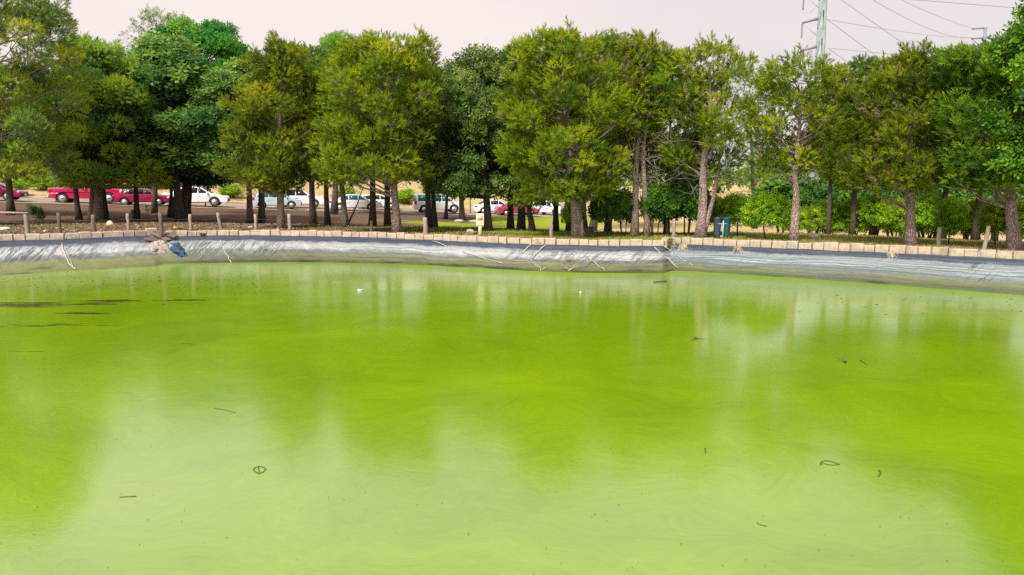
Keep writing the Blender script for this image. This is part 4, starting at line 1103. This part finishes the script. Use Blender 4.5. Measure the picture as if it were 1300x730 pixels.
# brown box by the centre trunk, pole base with pole
b = G(748, 296); s = b[1]/F
t = empty('utility_box', b, 'low dark brown box at the foot of the trunk behind the largest pine', 'box')
Geo().box((0, 0, 3.5*s), (10*s, 10*s, 7.4*s)).build('body', M_post_dark, t, bevel=.015)
Geo().box((0, 0, 7.5*s), (11*s, 11*s, .9*s)).build('lid', M_post_dark, t, bevel=.006)
b = G(172.5, 271.5); s = b[1]/F
t = empty('pole_stand', b, 'thin dark pole on a square block beside the maroon sedan', 'pole')
Geo().box((0, 0, 2.5*s), (8.5*s, 8.5*s, 5.4*s)).build('block', M_bark_dark, t, bevel=.02)
Geo().tube([(0, 0, 5*s), (0, 0, 34*s)], .06, 8).build('pole', M_metalthin, t)
for k, (px_, py_, top_, lab) in enumerate(((261, 262, 205, 'thin dark pole in front of the white sedan doors'), (71.5, 256, 224, 'thin dark pole behind the red pickup tailgate'), (597, 271, 240, 'thin dark pole left of the sign'), (449, 266, 236, 'thin dark pole beside the taxi door'))):
    b = G(px_, py_); Ht = atY(px_, top_, b[1])[2] - b[2]
    tag(Geo().tube([b + V3(0, 0, -.1), b + V3(0, 0, Ht)], .05, 8).build('thin_pole', M_metalthin, None), lab, 'pole')

# saplings
def sapling(px, py, top, lab, leafm, leafy=1.0, spread=5):
    b = G(px, py); s = b[1]/F; H = atY(px, top, b[1])[2] - b[2]; r_ = np.random.default_rng(int(px))
    t = empty('sapling', b, lab, 'sapling')
    g = Geo(); g.tube([(0, 0, -.05), (.01, 0, H*.5), (.0, 0, H)], [.016, .012, .004], 5)
    P, D = [], []
    for q in range(14):
        z = H*r_.uniform(.35, 1); e = V3(r_.normal(0, spread*s*.6), r_.normal(0, spread*s*.6), z + r_.uniform(.02, .2))
        g.tube([(0, 0, z*.9), e*.6 + V3(0, 0, z*.4), e], [.008, .006, .003], 4, cap=False)
        for _ in range(int(8*leafy)): P.append(e*r_.uniform(.6, 1.05) + r_.normal(0, .05, 3)); D.append(r_.normal(size=3) + [0, 0, .5])
    g.build('stem', M_bark_dark, t, smooth=True, fix=False)
    if leafy:
        tm_ = leaf_spray(5, .10, .08, .04); v = scatter(tm_, np.array(P), np.array(D), np.ones(len(P)), r_)
        link_mesh('foliage', v, np.arange(len(v)).reshape(-1, 3), leafm, t, {'tint': r_.uniform(.1, .8, len(v)//3).repeat(3)})
sapling(53.5, 285, 262, 'thin leafy sapling between the first two posts', M_shrub_dark, 1.0, 4)
sapling(43, 276, 264, 'small dark bush behind the pale square post', M_shrub_dark, 1.6, 6)
sapling(188, 274, 262, 'bare twiggy sapling below the maroon sedan', M_dead, .25, 5)

# ------------------------------------------------------------------ on the liner: planks, rubble, tarp, ropes, dry weeds
b = on_liner(208, .02)
t = empty('spillway_planks', b, 'broken brown timber planks lying over the gap in the kerb', 'planks')
for k, (dx, dy, dz, L, a, pit) in enumerate(((.10, -.05, .10, .95, -.35, .20), (.02, -.22, .02, .85, -.50, .28), (-.10, -.12, -.05, .7, -.2, .1), (-.2, -.3, -.10, .6, .4, .2))):
    o = Geo().box((0, 0, 0), (L, .20, .055)).build('plank', M_post_dark, t, bevel=.006); o.location = (dx, dy, dz); o.rotation_euler = (.15, pit, a)
def drape(name, m, pxs, vs, lab, cat, amp, seed, lift=.03):
    n1, n2 = 26, 16; vv = []; r_ = np.random.default_rng(seed)
    for j in range(n2):
        for i_ in range(n1):
            fx, fy = i_/(n1-1), j/(n2-1)
            x = pxs[0] + (pxs[1]-pxs[0])*fx + (pxs[2]*fy) + 16*(float(fbm(fx*2.2, fy*4 + seed, seed+3)) - .5)
            v_ = vs[0] + (vs[1]-vs[0])*fy + (.5 if m is M_tarp else .22)*(float(fbm(fx*3 + seed, fy*1.5, seed+9)) - .5)
            e = min(fx, 1-fx, fy, 1-fy)*4; e = min(1, e)
            hgt = lift*(.2 + e) + amp*e*float(fbm(fx*5, fy*4, seed))
            vv.append(on_liner(x, v_, hgt - (.05 if e == 0 else 0)))
    f = [(j*n1+i_, (j+1)*n1+i_, (j+1)*n1+i_+1, j*n1+i_+1) for j in range(n2-1) for i_ in range(n1-1)]
    return tag(link_mesh(name, vv, f, m, smooth=True), lab, cat)
drape('rubble_heap', M_rubble, (194, 213, -3), (.08, .60), 'heap of pinkish soil and rubble spilling under the broken planks', 'rubble', .07, 31, .015)
drape('blue_tarp', M_tarp, (214, 230, 9), (.22, .74), 'crumpled blue tarpaulin lying right of the rubble heap', 'tarpaulin', .06, 37, .015)
def rope(pts, rad, m, lab, name='rope', cat='rope', group=None):
    rad *= .42; P = [on_liner(px, v_, .012 + rad) for px, v_ in pts]; out = []
    for a, b_ in zip(P[:-1], P[1:]):
        for f in np.linspace(0, 1, 5)[:-1]: out.append(a*(1-f) + b_*f + rng.normal(0, .014, 3))
    out.append(P[-1])
    return tag(Geo().tube(out, rad, 6).build(name, m, None, smooth=True), lab, cat, group)
rope([(78, .12), (82, .45), (88, .75), (97, .98)], .035, M_rope, 'pale frayed rope hanging down the liner at the left')
rope([(84, .35), (86, .6), (93, .9)], .02, M_rope, 'second thin strand beside the frayed rope at the left')
rope([(279, .2), (286, .6), (294, 1.0)], .025, M_rope, 'pale cord slanting to the water right of the blue tarpaulin')
rope([(262, .6), (253, .85)], .02, M_rope, 'short pale stick on the liner beside the blue tarpaulin', 'stick', 'stick')
rope([(548, .05), (575, .30), (608, .58), (640, .78)], .022, M_rope, 'long white cord slanting across the liner under the sign')
rope([(676, .03), (664, .32)], .035, M_rope, 'short white strap from the kerb, left of two before the largest pine', 'strap', 'strap')
rope([(694, .03), (684, .26), (674, .5)], .035, M_rope, 'longer white strap from the kerb, right of two before the largest pine', 'strap', 'strap')
rope([(672, .55), (680, .80), (686, .98), (697, .80), (706, .62)], .018, M_rope, 'looped pale cord low on the liner below the straps')
rope([(640, .62), (668, .66), (686, .86)], .014, M_rope, 'thin pale cord trailing low from the left toward the looped cord')
rope([(745, .38), (756, .66), (768, .96)], .03, M_stalk, 'dry slanting stalk on the liner right of the dead weed tuft', 'dry_stalk', 'stalk')
rope([(830, .06), (846, .5), (862, .9)], .028, M_rope, 'pale strap running down the liner at the corner')
rope([(842, .05), (862, .45), (880, .8)], .022, M_rope, 'thin strap running down the right wall at the corner')
def weed(px, v, lab, n, L, seed, hang=False, m=M_stalk):
    b = on_liner(px, v, .0) if v is not None else None
    r_ = np.random.default_rng(seed); g = Geo()
    for q in range(n):
        a = r_.uniform(0, 6.283); l = L*r_.uniform(.4, 1)
        if hang: e = b + V3(r_.normal(0, .10), -r_.uniform(.16, .30), -l*.75); mid = b + V3(r_.normal(0, .06), -.10, .10 - l*.2)
        else: e = b + V3(math.cos(a)*l*.7, -abs(math.sin(a))*l*.35, l*r_.uniform(.3, .9)); mid = (b + e)/2 + r_.normal(0, .04, 3)
        g.tube([b + r_.normal(0, .02, 3), mid, e], [.010, .008, .004], 4, cap=False)
    return tag(g.build('dry_weed', m, None, fix=False, smooth=True), lab, 'dry weed')
weed(722, .55, 'tuft of dead weed stalks on the liner before the largest pine', 14, .45, 3)
weed(724, .9, 'dead weed stalks standing in the water edge before the largest pine', 9, .5, 4)
weed(851, .05, 'dry straw hanging from the kerb at the pond corner', 60, .40, 5, True)
weed(866, .06, 'longer dry straw tuft hanging right of the pond corner', 70, .55, 6, True)
weed(935, .08, 'small dry tuft hanging from the kerb below the bright shrub', 26, .25, 7, True)
weed(1131, .05, 'small dry tuft hanging from the kerb left of the leaning pine', 26, .3, 8, True)
weed(258, .03, 'small green-grey weed growing out of the kerb joint', 30, .25, 9, False, M_dkstalk)

# ------------------------------------------------------------------ floating things
def floater(name, pts_px, rad, lab, cat, closed=False, m=M_dkstalk):
    P = [atz(x, y, WATER_Z + rad*.6) for x, y in pts_px]
    if closed: P.append(P[0])
    return tag(Geo().tube(P, rad, 5).build(name, m, None, smooth=True), lab, cat)
floater('bent_twig', [(321.5, 596), (324, 593.4), (329, 592), (334, 592.8), (337.5, 595.5), (334.5, 599), (329, 601.2), (324.5, 599), (321.5, 596), (324, 593.4), (328, 592.6), (328.3, 596), (329.5, 601)], .0042, 'ring-shaped bent twig floating at lower left of the pond', 'twig')
floater('bent_twig', [(1041, 589), (1043, 586), (1049, 584.6), (1057, 586.5), (1066, 589.5), (1058, 590.5), (1049, 589.5), (1043, 587), (1042, 590.5)], .0042, 'leaf-shaped twig loop floating at lower right of the pond', 'twig')
floater('thin_stick', [(272, 518), (286, 520.5), (299, 524)], .004, 'thin dark stick floating left of the pond centre', 'stick')
floater('thin_stick', [(152, 631), (173, 630)], .004, 'faint straight stick floating in the bright reflection at lower left', 'stick')
floater('thin_stick', [(895, 569), (895.4, 575)], .006, 'tiny upright speck of stick right of the pond centre', 'stick')
floater('thin_stick', [(830, 358), (846, 357)], .02, 'dark stick floating near the corner of the liner', 'stick')
floater('bent_twig', [(1116, 597), (1118, 600), (1116.5, 603.5), (1115, 605)], .006, 'small hooked twig right of the leaf-shaped loop', 'twig')
floater('bent_twig', [(961, 664), (967, 667), (974, 668)], .003, 'small pale-green twig low in the pond', 'twig')
floater('thin_stick', [(1092, 457.5), (1101, 463)], .009, 'slanted short stick right of the floating sprig', 'stick')
floater('white_float', [(454, 368.5), (461, 368)], .025, 'white scrap floating in the upper middle of the pond', 'scrap', m=M_white_print)
floater('white_float', [(736, 371.5), (737.5, 371.5)], .03, 'white bottle cap sized speck near the far liner', 'scrap', m=M_white_print)
def sprig_float(px, py, lab, seed, size=.25):
    b = atz(px, py, WATER_Z + .01); r_ = np.random.default_rng(seed); g = Geo()
    for q in range(11):
        e = b + V3(r_.normal(0, size*.5), r_.normal(0, size*.9), abs(r_.normal(0, .03)))
        g.tube([b, (b+e)/2 + V3(0, 0, .01), e], [.007, .006, .003], 4, cap=False)
    return tag(g.build('floating_sprig', M_dkstalk, None, fix=False), lab, 'sprig')
sprig_float(884, 430, 'leafy sprig floating below the forked pine reflection', 1, .10)
sprig_float(1073, 460, 'dark sprig standing out of the algae at right', 2, .07)
r = np.random.default_rng(41); vv, ff = [], []
def bit(x, y, s):
    a = r.uniform(0, 3.14); k = len(vv)
    c, sn = math.cos(a)*s, math.sin(a)*s
    for dx, dy in ((c, sn), (-sn*.5, c*.5), (-c, -sn), (sn*.5, -c*.5)): vv.append((x + dx, y + dy, WATER_Z + .006))
    ff.append((k, k+1, k+2, k+3))
for _ in range(170):
    p = atz(r.uniform(-30, 330)*1.0, 350 + abs(r.normal(0, 13)) - .0, WATER_Z)
    bit(p[0], p[1], r.uniform(.02, .06))
for _ in range(260):
    p = atz(r.uniform(0, 1300), r.uniform(390, 730), WATER_Z); bit(p[0], p[1], r.uniform(.003, .010))
for _ in range(30):
    p = atz(r.uniform(1000, 1300), r.uniform(372, 400), WATER_Z)
    if edge_r(p[0], p[1]) < -2.2: bit(p[0], p[1], r.uniform(.02, .06))
tag(link_mesh('floating_litter', vv, ff, M_dkstalk), 'dark leaf bits floating on the algae', kind='stuff')

# ------------------------------------------------------------------ cars
def arch(cx, cz, rr, n=9):                                  # wheel arch, listed from rear to front
    return [(cx - rr*math.cos(t), cz + rr*math.sin(t)) for t in np.linspace(0, math.pi, n)]
def make_car(spec, pm, glass, label, loc, rz, sc=1.0, dirty=None, cat='car'):
    L, Wd = spec['L'], spec['W']; name = spec['name']; hw = Wd/2
    t = empty(name, loc, label, cat, 'vehicles parked along the dirt road', rz)
    xr, xf, wr = spec['xr'], spec['xf'], spec['wr']; sill = spec['sill']
    poly = spec['low_rear'] + [(spec['low_rear'][-1][0] + .02, sill)] + arch(xr, wr, wr + .07) + arch(xf, wr, wr + .07) + [(spec['low_front'][0][0] - .02, sill)] + spec['low_front'] + spec['deck']
    g = Geo(); g.prism(poly, -hw, hw)
    gh = spec['house']; (yb, yt) = (hw - .03, hw - spec.get('tumble', .20)); zb, zt = spec['belt'], spec['roof']
    n = len(gh); yz = lambda z: yb + (yt - yb)*min(1, max(0, (z - zb)/(zt - zb)))
    v = [(x, -yz(z), z) for x, z in gh] + [(x, yz(z), z) for x, z in gh]
    body = g.build('body', pm, t, bevel=0)
    m = body.modifiers.new('bevel', 'BEVEL'); m.width = .06; m.segments = 3; m.limit_method = 'ANGLE'; m.angle_limit = R(25)
    g = Geo(); g.add(v, [tuple(range(n)), tuple(range(2*n-1, n-1, -1))] + [(i, i+n, (i+1) % n+n, (i+1) % n) for i in range(n)])
    cabin = g.build('cabin', pm, t)
    m = cabin.modifiers.new('bevel', 'BEVEL'); m.width = .05; m.segments = 3; m.limit_method = 'ANGLE'; m.angle_limit = R(25)
    for side in (-1, 1):
        for w in spec['windows']:
            vs = [(x, side*(yz(z) + .006), z) for x, z in w]; k = len(w)
            vs += [(x, side*(yz(z) - .01), z) for x, z in w]
            gg = Geo(); gg.add(vs, [tuple(range(k)), tuple(range(2*k-1, k-1, -1))] + [(i, i+k, (i+1) % k+k, (i+1) % k) for i in range(k)]); gg.build('side_window', glass, t)
        for hx in spec['handles']:
            Geo().box((hx, side*(hw + .012), spec['belt'] - .14), (.17, .03, .035)).build('door_handle', pm if pm is not P_red else M_black, t)
        for dx in spec['seams']:
            Geo().box((dx, side*(hw + .001), (sill + spec['belt'])/2 + .03), (.012, .006, spec['belt'] - sill - .16)).build('door_seam', M_black, t)
        Geo().box((spec['mirror'], side*(hw + .07), spec['belt'] + .07), (.12, .17, .13)).build('side_mirror', pm, t, bevel=.03)
        hl = spec['headlight']; Geo().box((hl[0], side*(hw - .17), hl[1]), (.20, .34, hl[2])).build('headlight', M_lamp, t, bevel=.03)
        tl = spec['taillight']; Geo().box((tl[0], side*(hw - .12), tl[1]), (.22, .26, tl[2])).build('taillight', M_tail, t, bevel=.02)
    def pane(name, a, b_, inset):
        ya, yb_ = yz(a[1]) - inset, yz(b_[1]) - inset
        d = np.array([-(b_[1]-a[1]), b_[0]-a[0]]); d = d/np.linalg.norm(d)
        if (d[0] > 0) != (name == 'windscreen'): d = -d
        o = .012
        gg = Geo(); vs = []
        for k in (o, -o): vs += [(a[0]+d[0]*k, -ya, a[1]+d[1]*k), (a[0]+d[0]*k, ya, a[1]+d[1]*k), (b_[0]+d[0]*k, yb_, b_[1]+d[1]*k), (b_[0]+d[0]*k, -yb_, b_[1]+d[1]*k)]
        gg.add(vs, [(0,1,2,3), (7,6,5,4), (0,4,5,1), (1,5,6,2), (2,6,7,3), (3,7,4,0)]); gg.build(name, glass, t)
    pane('windscreen', *spec['wind'], .09); pane('rear_window', *spec['rearwin'], .12)
    for x in (xr, xf):
        for side in (-1, 1):
            o = Geo().disc((0, 0, 0), wr, -.105, .105, 24).build('wheel', M_tyre, t, bevel=.0)
            mm = o.modifiers.new('bevel', 'BEVEL'); mm.width = .03; mm.segments = 2; mm.limit_method = 'ANGLE'
            o.location = (x, side*(hw - .105), wr)
            Geo().disc((0, 0, 0), wr*.64, side*.085, side*.118, 20).build('rim', M_rim, o)
            Geo().disc((0, 0, 0), wr*.14, side*.115, side*.128, 10).build('hub_cap', M_black, o)
    fb = spec['bumper']
    Geo().box((0, 0, (sill + spec['belt'])/2 - .03), (L*.86, Wd - .46, spec['belt'] - sill - .12)).build('underbody', M_black, t)
    Geo().box((fb[0], 0, fb[1]), (.10, Wd*.86, fb[2])).build('grille', M_black, t, bevel=.02)
    Geo().box((fb[0] + .06, 0, fb[1] - .02), (.015, .36, .12)).build('number_plate', M_white_print, t)
    for ex in spec.get('extra', ()): ex(t, pm)
    t.scale = (sc, sc, sc)
    return t
SEDAN = dict(name='sedan_car', L=4.5, W=1.76, xr=-1.32, xf=1.33, wr=.32, sill=.24, belt=.92, roof=1.44,
  low_rear=[(-2.18, .90), (-2.24, .62), (-2.20, .34)], low_front=[(2.15, .26), (2.26, .44), (2.22, .66)], deck=[(2.05, .76), (1.10, .93), (-1.55, .98), (-2.12, .99)],
  house=[(-1.72, .93), (1.18, .93), (.42, 1.38), (.18, 1.43), (-.55, 1.44), (-.85, 1.40)],
  windows=[[(-1.38, .97), (-.62, .97), (-.62, 1.36), (-.86, 1.34)], [(-.56, .97), (.20, .97), (.20, 1.365), (-.56, 1.37)], [(.26, .97), (.95, .97), (.44, 1.30), (.26, 1.36)]],
  wind=((1.12, .97), (.46, 1.36)), rearwin=((-1.66, .97), (-.90, 1.38)), handles=(-.55, .35), seams=(-.59, .23, 1.02), mirror=.88, headlight=(2.08, .66, .15), taillight=(-2.12, .80, .16), bumper=(2.24, .45, .20))
HATCH = dict(name='hatchback_car', L=4.1, W=1.72, xr=-1.20, xf=1.28, wr=.31, sill=.24, belt=.95, roof=1.50,
  low_rear=[(-1.90, 1.0), (-1.96, .62), (-1.92, .34)], low_front=[(2.02, .26), (2.10, .44), (2.04, .68)], deck=[(1.88, .80), (1.12, .97), (-1.5, 1.02), (-1.86, 1.02)],
  house=[(-1.88, .95), (1.22, .95), (.40, 1.42), (.10, 1.49), (-.75, 1.50), (-1.50, 1.42)],
  windows=[[(-1.62, 1.04), (-.66, 1.0), (-.66, 1.42), (-1.32, 1.36)], [(-.60, 1.0), (.18, .99), (.18, 1.42), (-.60, 1.43)], [(.24, .99), (.98, .99), (.40, 1.36), (.24, 1.41)]],
  wind=((1.15, .99), (.44, 1.40)), rearwin=((-1.86, 1.02), (-1.54, 1.40)), handles=(-.55, .3), seams=(-.63, .21, 1.02), mirror=.9, headlight=(1.92, .72, .16), taillight=(-1.88, .88, .26), bumper=(2.09, .45, .22))
SUV = dict(name='utility_car', L=4.6, W=1.85, xr=-1.35, xf=1.40, wr=.37, sill=.34, belt=1.08, roof=1.72,
  low_rear=[(-2.20, 1.1), (-2.25, .7), (-2.20, .42)], low_front=[(2.18, .34), (2.28, .55), (2.24, .84)], deck=[(2.10, .98), (1.10, 1.10), (-1.6, 1.14), (-2.16, 1.14)],
  house=[(-2.15, 1.08), (1.22, 1.08), (.40, 1.62), (.12, 1.70), (-1.3, 1.72), (-1.98, 1.62)],
  windows=[[(-1.95, 1.18), (-1.12, 1.14), (-1.12, 1.62), (-1.80, 1.56)], [(-1.06, 1.13), (-.28, 1.12), (-.28, 1.64), (-1.06, 1.63)], [(-.22, 1.12), (.92, 1.12), (.36, 1.56), (-.22, 1.64)]],
  wind=((1.15, 1.12), (.44, 1.60)), rearwin=((-2.13, 1.16), (-2.0, 1.58)), handles=(-1.0, -.1), seams=(-1.09, -.25, 1.0), mirror=.85, headlight=(2.10, .92, .20), taillight=(-2.14, 1.0, .36), bumper=(2.27, .66, .36))
VAN = dict(SUV, name='white_van', L=4.5, belt=1.0, roof=1.80, house=[(-2.1, 1.0), (1.55, 1.0), (.75, 1.68), (.45, 1.78), (-1.9, 1.80), (-2.1, 1.72)], deck=[(2.12, .92), (1.50, 1.03), (-1.6, 1.06), (-2.16, 1.06)],
  windows=[[(-1.9, 1.12), (-.75, 1.12), (-.75, 1.66), (-1.9, 1.66)], [(-.65, 1.1), (.22, 1.1), (.22, 1.67), (-.65, 1.67)], [(.30, 1.1), (1.22, 1.08), (.68, 1.58), (.30, 1.66)]], wind=((1.5, 1.04), (.79, 1.64)), rearwin=((-2.10, 1.12), (-2.10, 1.66)), mirror=1.2, seams=(-.7, .26, 1.3))
def bed(t, pm):
    g = Geo()
    for sd in (-1, 1): g.box((-1.68, sd*.83, .98), (1.70, .07, .36))
    g.box((-2.50, 0, .98), (.07, 1.66, .36)); g.build('cargo_bed', pm, t, bevel=.015)
    Geo().box((-2.60, 0, .52), (.12, 1.60, .16)).build('rear_bumper', M_chrome, t, bevel=.02)
    Geo().box((.10, 0, 1.735), (.9, 1.0, .02)).build('roof_panel', P_white, t)
PICKUP = dict(name='pickup_truck', L=5.2, W=1.78, xr=-1.62, xf=1.55, wr=.38, sill=.42, belt=1.12, roof=1.72,
  low_rear=[(-2.46, .80), (-2.52, .66), (-2.48, .46)], low_front=[(2.46, .44), (2.56, .62), (2.52, .92)], deck=[(2.38, 1.04), (1.15, 1.14), (-.80, 1.16), (-.84, .82)],
  house=[(-.80, 1.12), (1.25, 1.12), (.62, 1.66), (.35, 1.72), (-.55, 1.72), (-.74, 1.66)],
  windows=[[(-.62, 1.18), (-.12, 1.18), (-.12, 1.64), (-.58, 1.64)], [(-.02, 1.18), (1.0, 1.18), (.56, 1.58), (-.02, 1.64)]],
  wind=((1.19, 1.16), (.66, 1.62)), rearwin=((-.79, 1.2), (-.75, 1.6)), handles=(.05,), seams=(-.06, 1.05), mirror=.95, headlight=(2.40, .92, .22), taillight=(-2.44, .95, .30), bumper=(2.55, .70, .30), extra=(bed,))
HEAD = math.atan(.49)
def park(spec, pm, glass, px, dY, label, flip=False, sc=1.0, dh=0.0, cat='car'):
    # px: photo column of the car's middle; it stands on the road line shifted by dY
    k = (px - PCX)/F; Y = (79.5 + dY) / (1 - .49*k); x = k*Y
    return make_car(spec, pm, glass, label, (x, Y, float(gz(x, Y)) + .03), HEAD*.55 + dh + (math.pi if flip else 0), sc, cat=cat)
park(SEDAN, P_maroon, M_glass, -6, -1, 'maroon car with a black nose cut by the left edge')
park(PICKUP, P_red, M_glass, 117, -1, 'red pickup truck parked behind the left tree trunks', sc=1.05, cat='pickup truck')
park(SEDAN, P_maroon, M_glass, 185, -2, 'dark maroon sedan parked in front of the pickup bonnet', sc=.95)
park(SEDAN, P_white, M_glass, 252, -1, 'white sedan with its bonnet by the leaning dark trunk', sc=1.15)
park(HATCH, P_silver, M_glass_t, 353, -1, 'silver-blue hatchback behind the pale-trunked pine')
park(SUV, P_white, M_glass, 381, 2.0, 'white sport utility car nosing out past the silver hatchback')
park(SEDAN, P_white, M_glass_t, 452, -1, 'white taxi-like sedan with yellow door stripe in mid row', sc=1.05)
park(HATCH, P_white, M_glass, 480, 3.0, 'white hatchback partly hidden behind the taxi-like sedan')
park(VAN, P_white, M_glass_t, 556, -1, 'white van parked behind the dark green leafy tree', cat='van', sc=1.05)
park(SEDAN, P_white, M_glass, 628, 1.0, 'white car mostly hidden by the oak trunk')
park(SEDAN, P_pink, M_glass, 656, -2, 'crimson car on the road beyond the green lawn', sc=.95)
park(HATCH, P_white, M_glass, 697, 1, 'white car at the right end of the row, seen past a dark trunk', dh=-.9)

# ------------------------------------------------------------------ transmission pole, far pole, wires
Yp = 120.0
bp = atY(1036, 232, Yp); tp = atY(1045, 0, Yp)
zb_ = float(gz(bp[0], bp[1])); xb = atY(1045, 0, Yp)[0]
t = empty('transmission_pole', (xb, Yp, zb_), 'tall grey steel transmission pole with bracket arms above the pines', 'power pole')
Htop = 42.0
Geo().tube([(0, 0, -.3), (0, 0, 12), (0, 0, 24), (0, 0, 34), (0, 0, Htop)], [.84, .78, .66, .56, .48], 16).build('shaft', M_steel, t, smooth=True)
arm_z, tips = [], []
for k, (ya, yt_, xt_) in enumerate(((62, 64.5, 1016.5), (26.5, 29, 1018.5), (-9, -7, 1020.5))):
    z = atY(1040, ya, Yp)[2]; tip = atY(xt_, yt_, Yp); zt_ = tip[2]; dx = tip[0] - xb
    a = Geo(); a.tube([(0, 0, z - zb_ + .5), (dx, 0, zt_ - zb_)], [.26, .15], 8); a.build('cross_arm', M_insul, t, smooth=True)
    Geo().tube([(dx, 0, zt_ - zb_), (-.1, 0, zt_ - zb_ - 2.3)], .05, 6).build('stay_rod', M_steel, t)
    c = Geo().tube([(-1.0, -3.0, z - zb_ + 1.0), (0, -.4, z - zb_ + .5)], .11, 8).build('bracket', M_insul, t, smooth=True)
    g = Geo(); zz = np.linspace(0, -2.1, 15); g.tube(np.stack([zz*0 + dx, zz*0, zt_ - zb_ + zz - .1], -1), np.where(np.arange(15) % 2, .16, .07), 8); g.build('insulator', M_insul, t, smooth=True)
    g = Geo(); g.tube(np.stack([-1.0 - .4*np.linspace(0, 1, 13)**2, np.linspace(0, 0, 13) - 2.0, z - zb_ + .9 - np.linspace(0, 2.5, 13)], -1), np.where(np.arange(13) % 2, .15, .07), 8); g.build('insulator', M_insul, t, smooth=True)
    s = np.linspace(0, 1, 12)[:, None]; p0, p1 = V3(dx, 0, zt_ - zb_ - 2.2), V3(-1.4, -2.0, z - zb_ - 1.6)
    Geo().tube(p0*(1-s) + p1*s - V3(0, 0, 1)*(np.sin(s*math.pi)*1.0), .03, 5).build('jumper_wire', M_wire, t, smooth=True)
    arm_z.append(z)
Yq = 330.0
xq = atY(1251, 36, Yq)[0]; zq = float(gz(xq, Yq)); t2 = empty('power_pole', (xq, Yq, zq), 'thin distant power pole with two arms above the right trees', 'power pole')
zt2 = atY(1251, 35, Yq)[2] - zq
Geo().tube([(0, 0, -.5), (0, 0, zt2)], [.9, .62], 10).build('shaft', M_insul, t2, smooth=True)
for yy, x0 in ((35.5, 1234), (48, 1233)):
    e = atY(x0, yy + 1, Yq); s_ = atY(1253, yy, Yq)
    Geo().tube([(e[0] - xq, 0, e[2] - zq), (s_[0] - xq, 0, s_[2] - zq)], .36, 8).build('cross_arm', M_insul, t2, smooth=True)
e = atY(1233, 49, Yq); Geo().tube([(e[0]-xq, 0, e[2]-zq), (.0, 0, e[2] - zq - 4.5)], .10, 6).build('stay_rod', M_insul, t2)
def wire(p0, p1, sag, lab, rad=.042):
    s = np.linspace(0, 1, 30)[:, None]; P = p0*(1-s) + p1*s - V3(0, 0, 1)*(4*s*(1-s)*sag)
    tag(Geo().tube(P, rad*np.linspace(1, 1.6, 30), 5).build('power_line', M_wire, None, smooth=True, fix=False), lab, 'power line', 'power lines')
wire(atY(1050, 24.5, Yp), atY(1234, 47.5, Yq), .8, 'upper power line from the middle arm to the distant pole')
wire(atY(1251, 48, Yq), atY(1400, 54, 600), 0, 'power line continuing right from the distant pole', .1)
wire(atY(1052, 61, Yp), atY(1330, 88, 400), 0, 'lowest gently sloping power line from the pole')
wire(atY(1140, -2, 100), atY(1480, 25, 200), 0, 'power line crossing the top right corner')
wire(atY(1052, -12, Yp), atY(1290, 140, 320), 1.5, 'steep power line descending from the top of the pole')
wire(atY(1095, -8, 130), atY(1236, 48, Yq), 2.2, 'sagging power line from above the frame to the distant pole')
wire(atY(1050, 24.5, Yp), atY(1260, 170, 330), 1.0, 'steep power line descending from the middle arm')
wire(atY(1052, 62, Yp), atY(1220, 170, 330), .8, 'steep power line descending from the lowest arm')
wire(atY(1100, -22, 140), atY(1236, 36, Yq), .8, 'faint power line to the upper arm of the distant pole', .045)
wire(atY(1233, 49, Yq), atY(1330, 118, 700), 0, 'short power line falling right from the distant pole', .1)
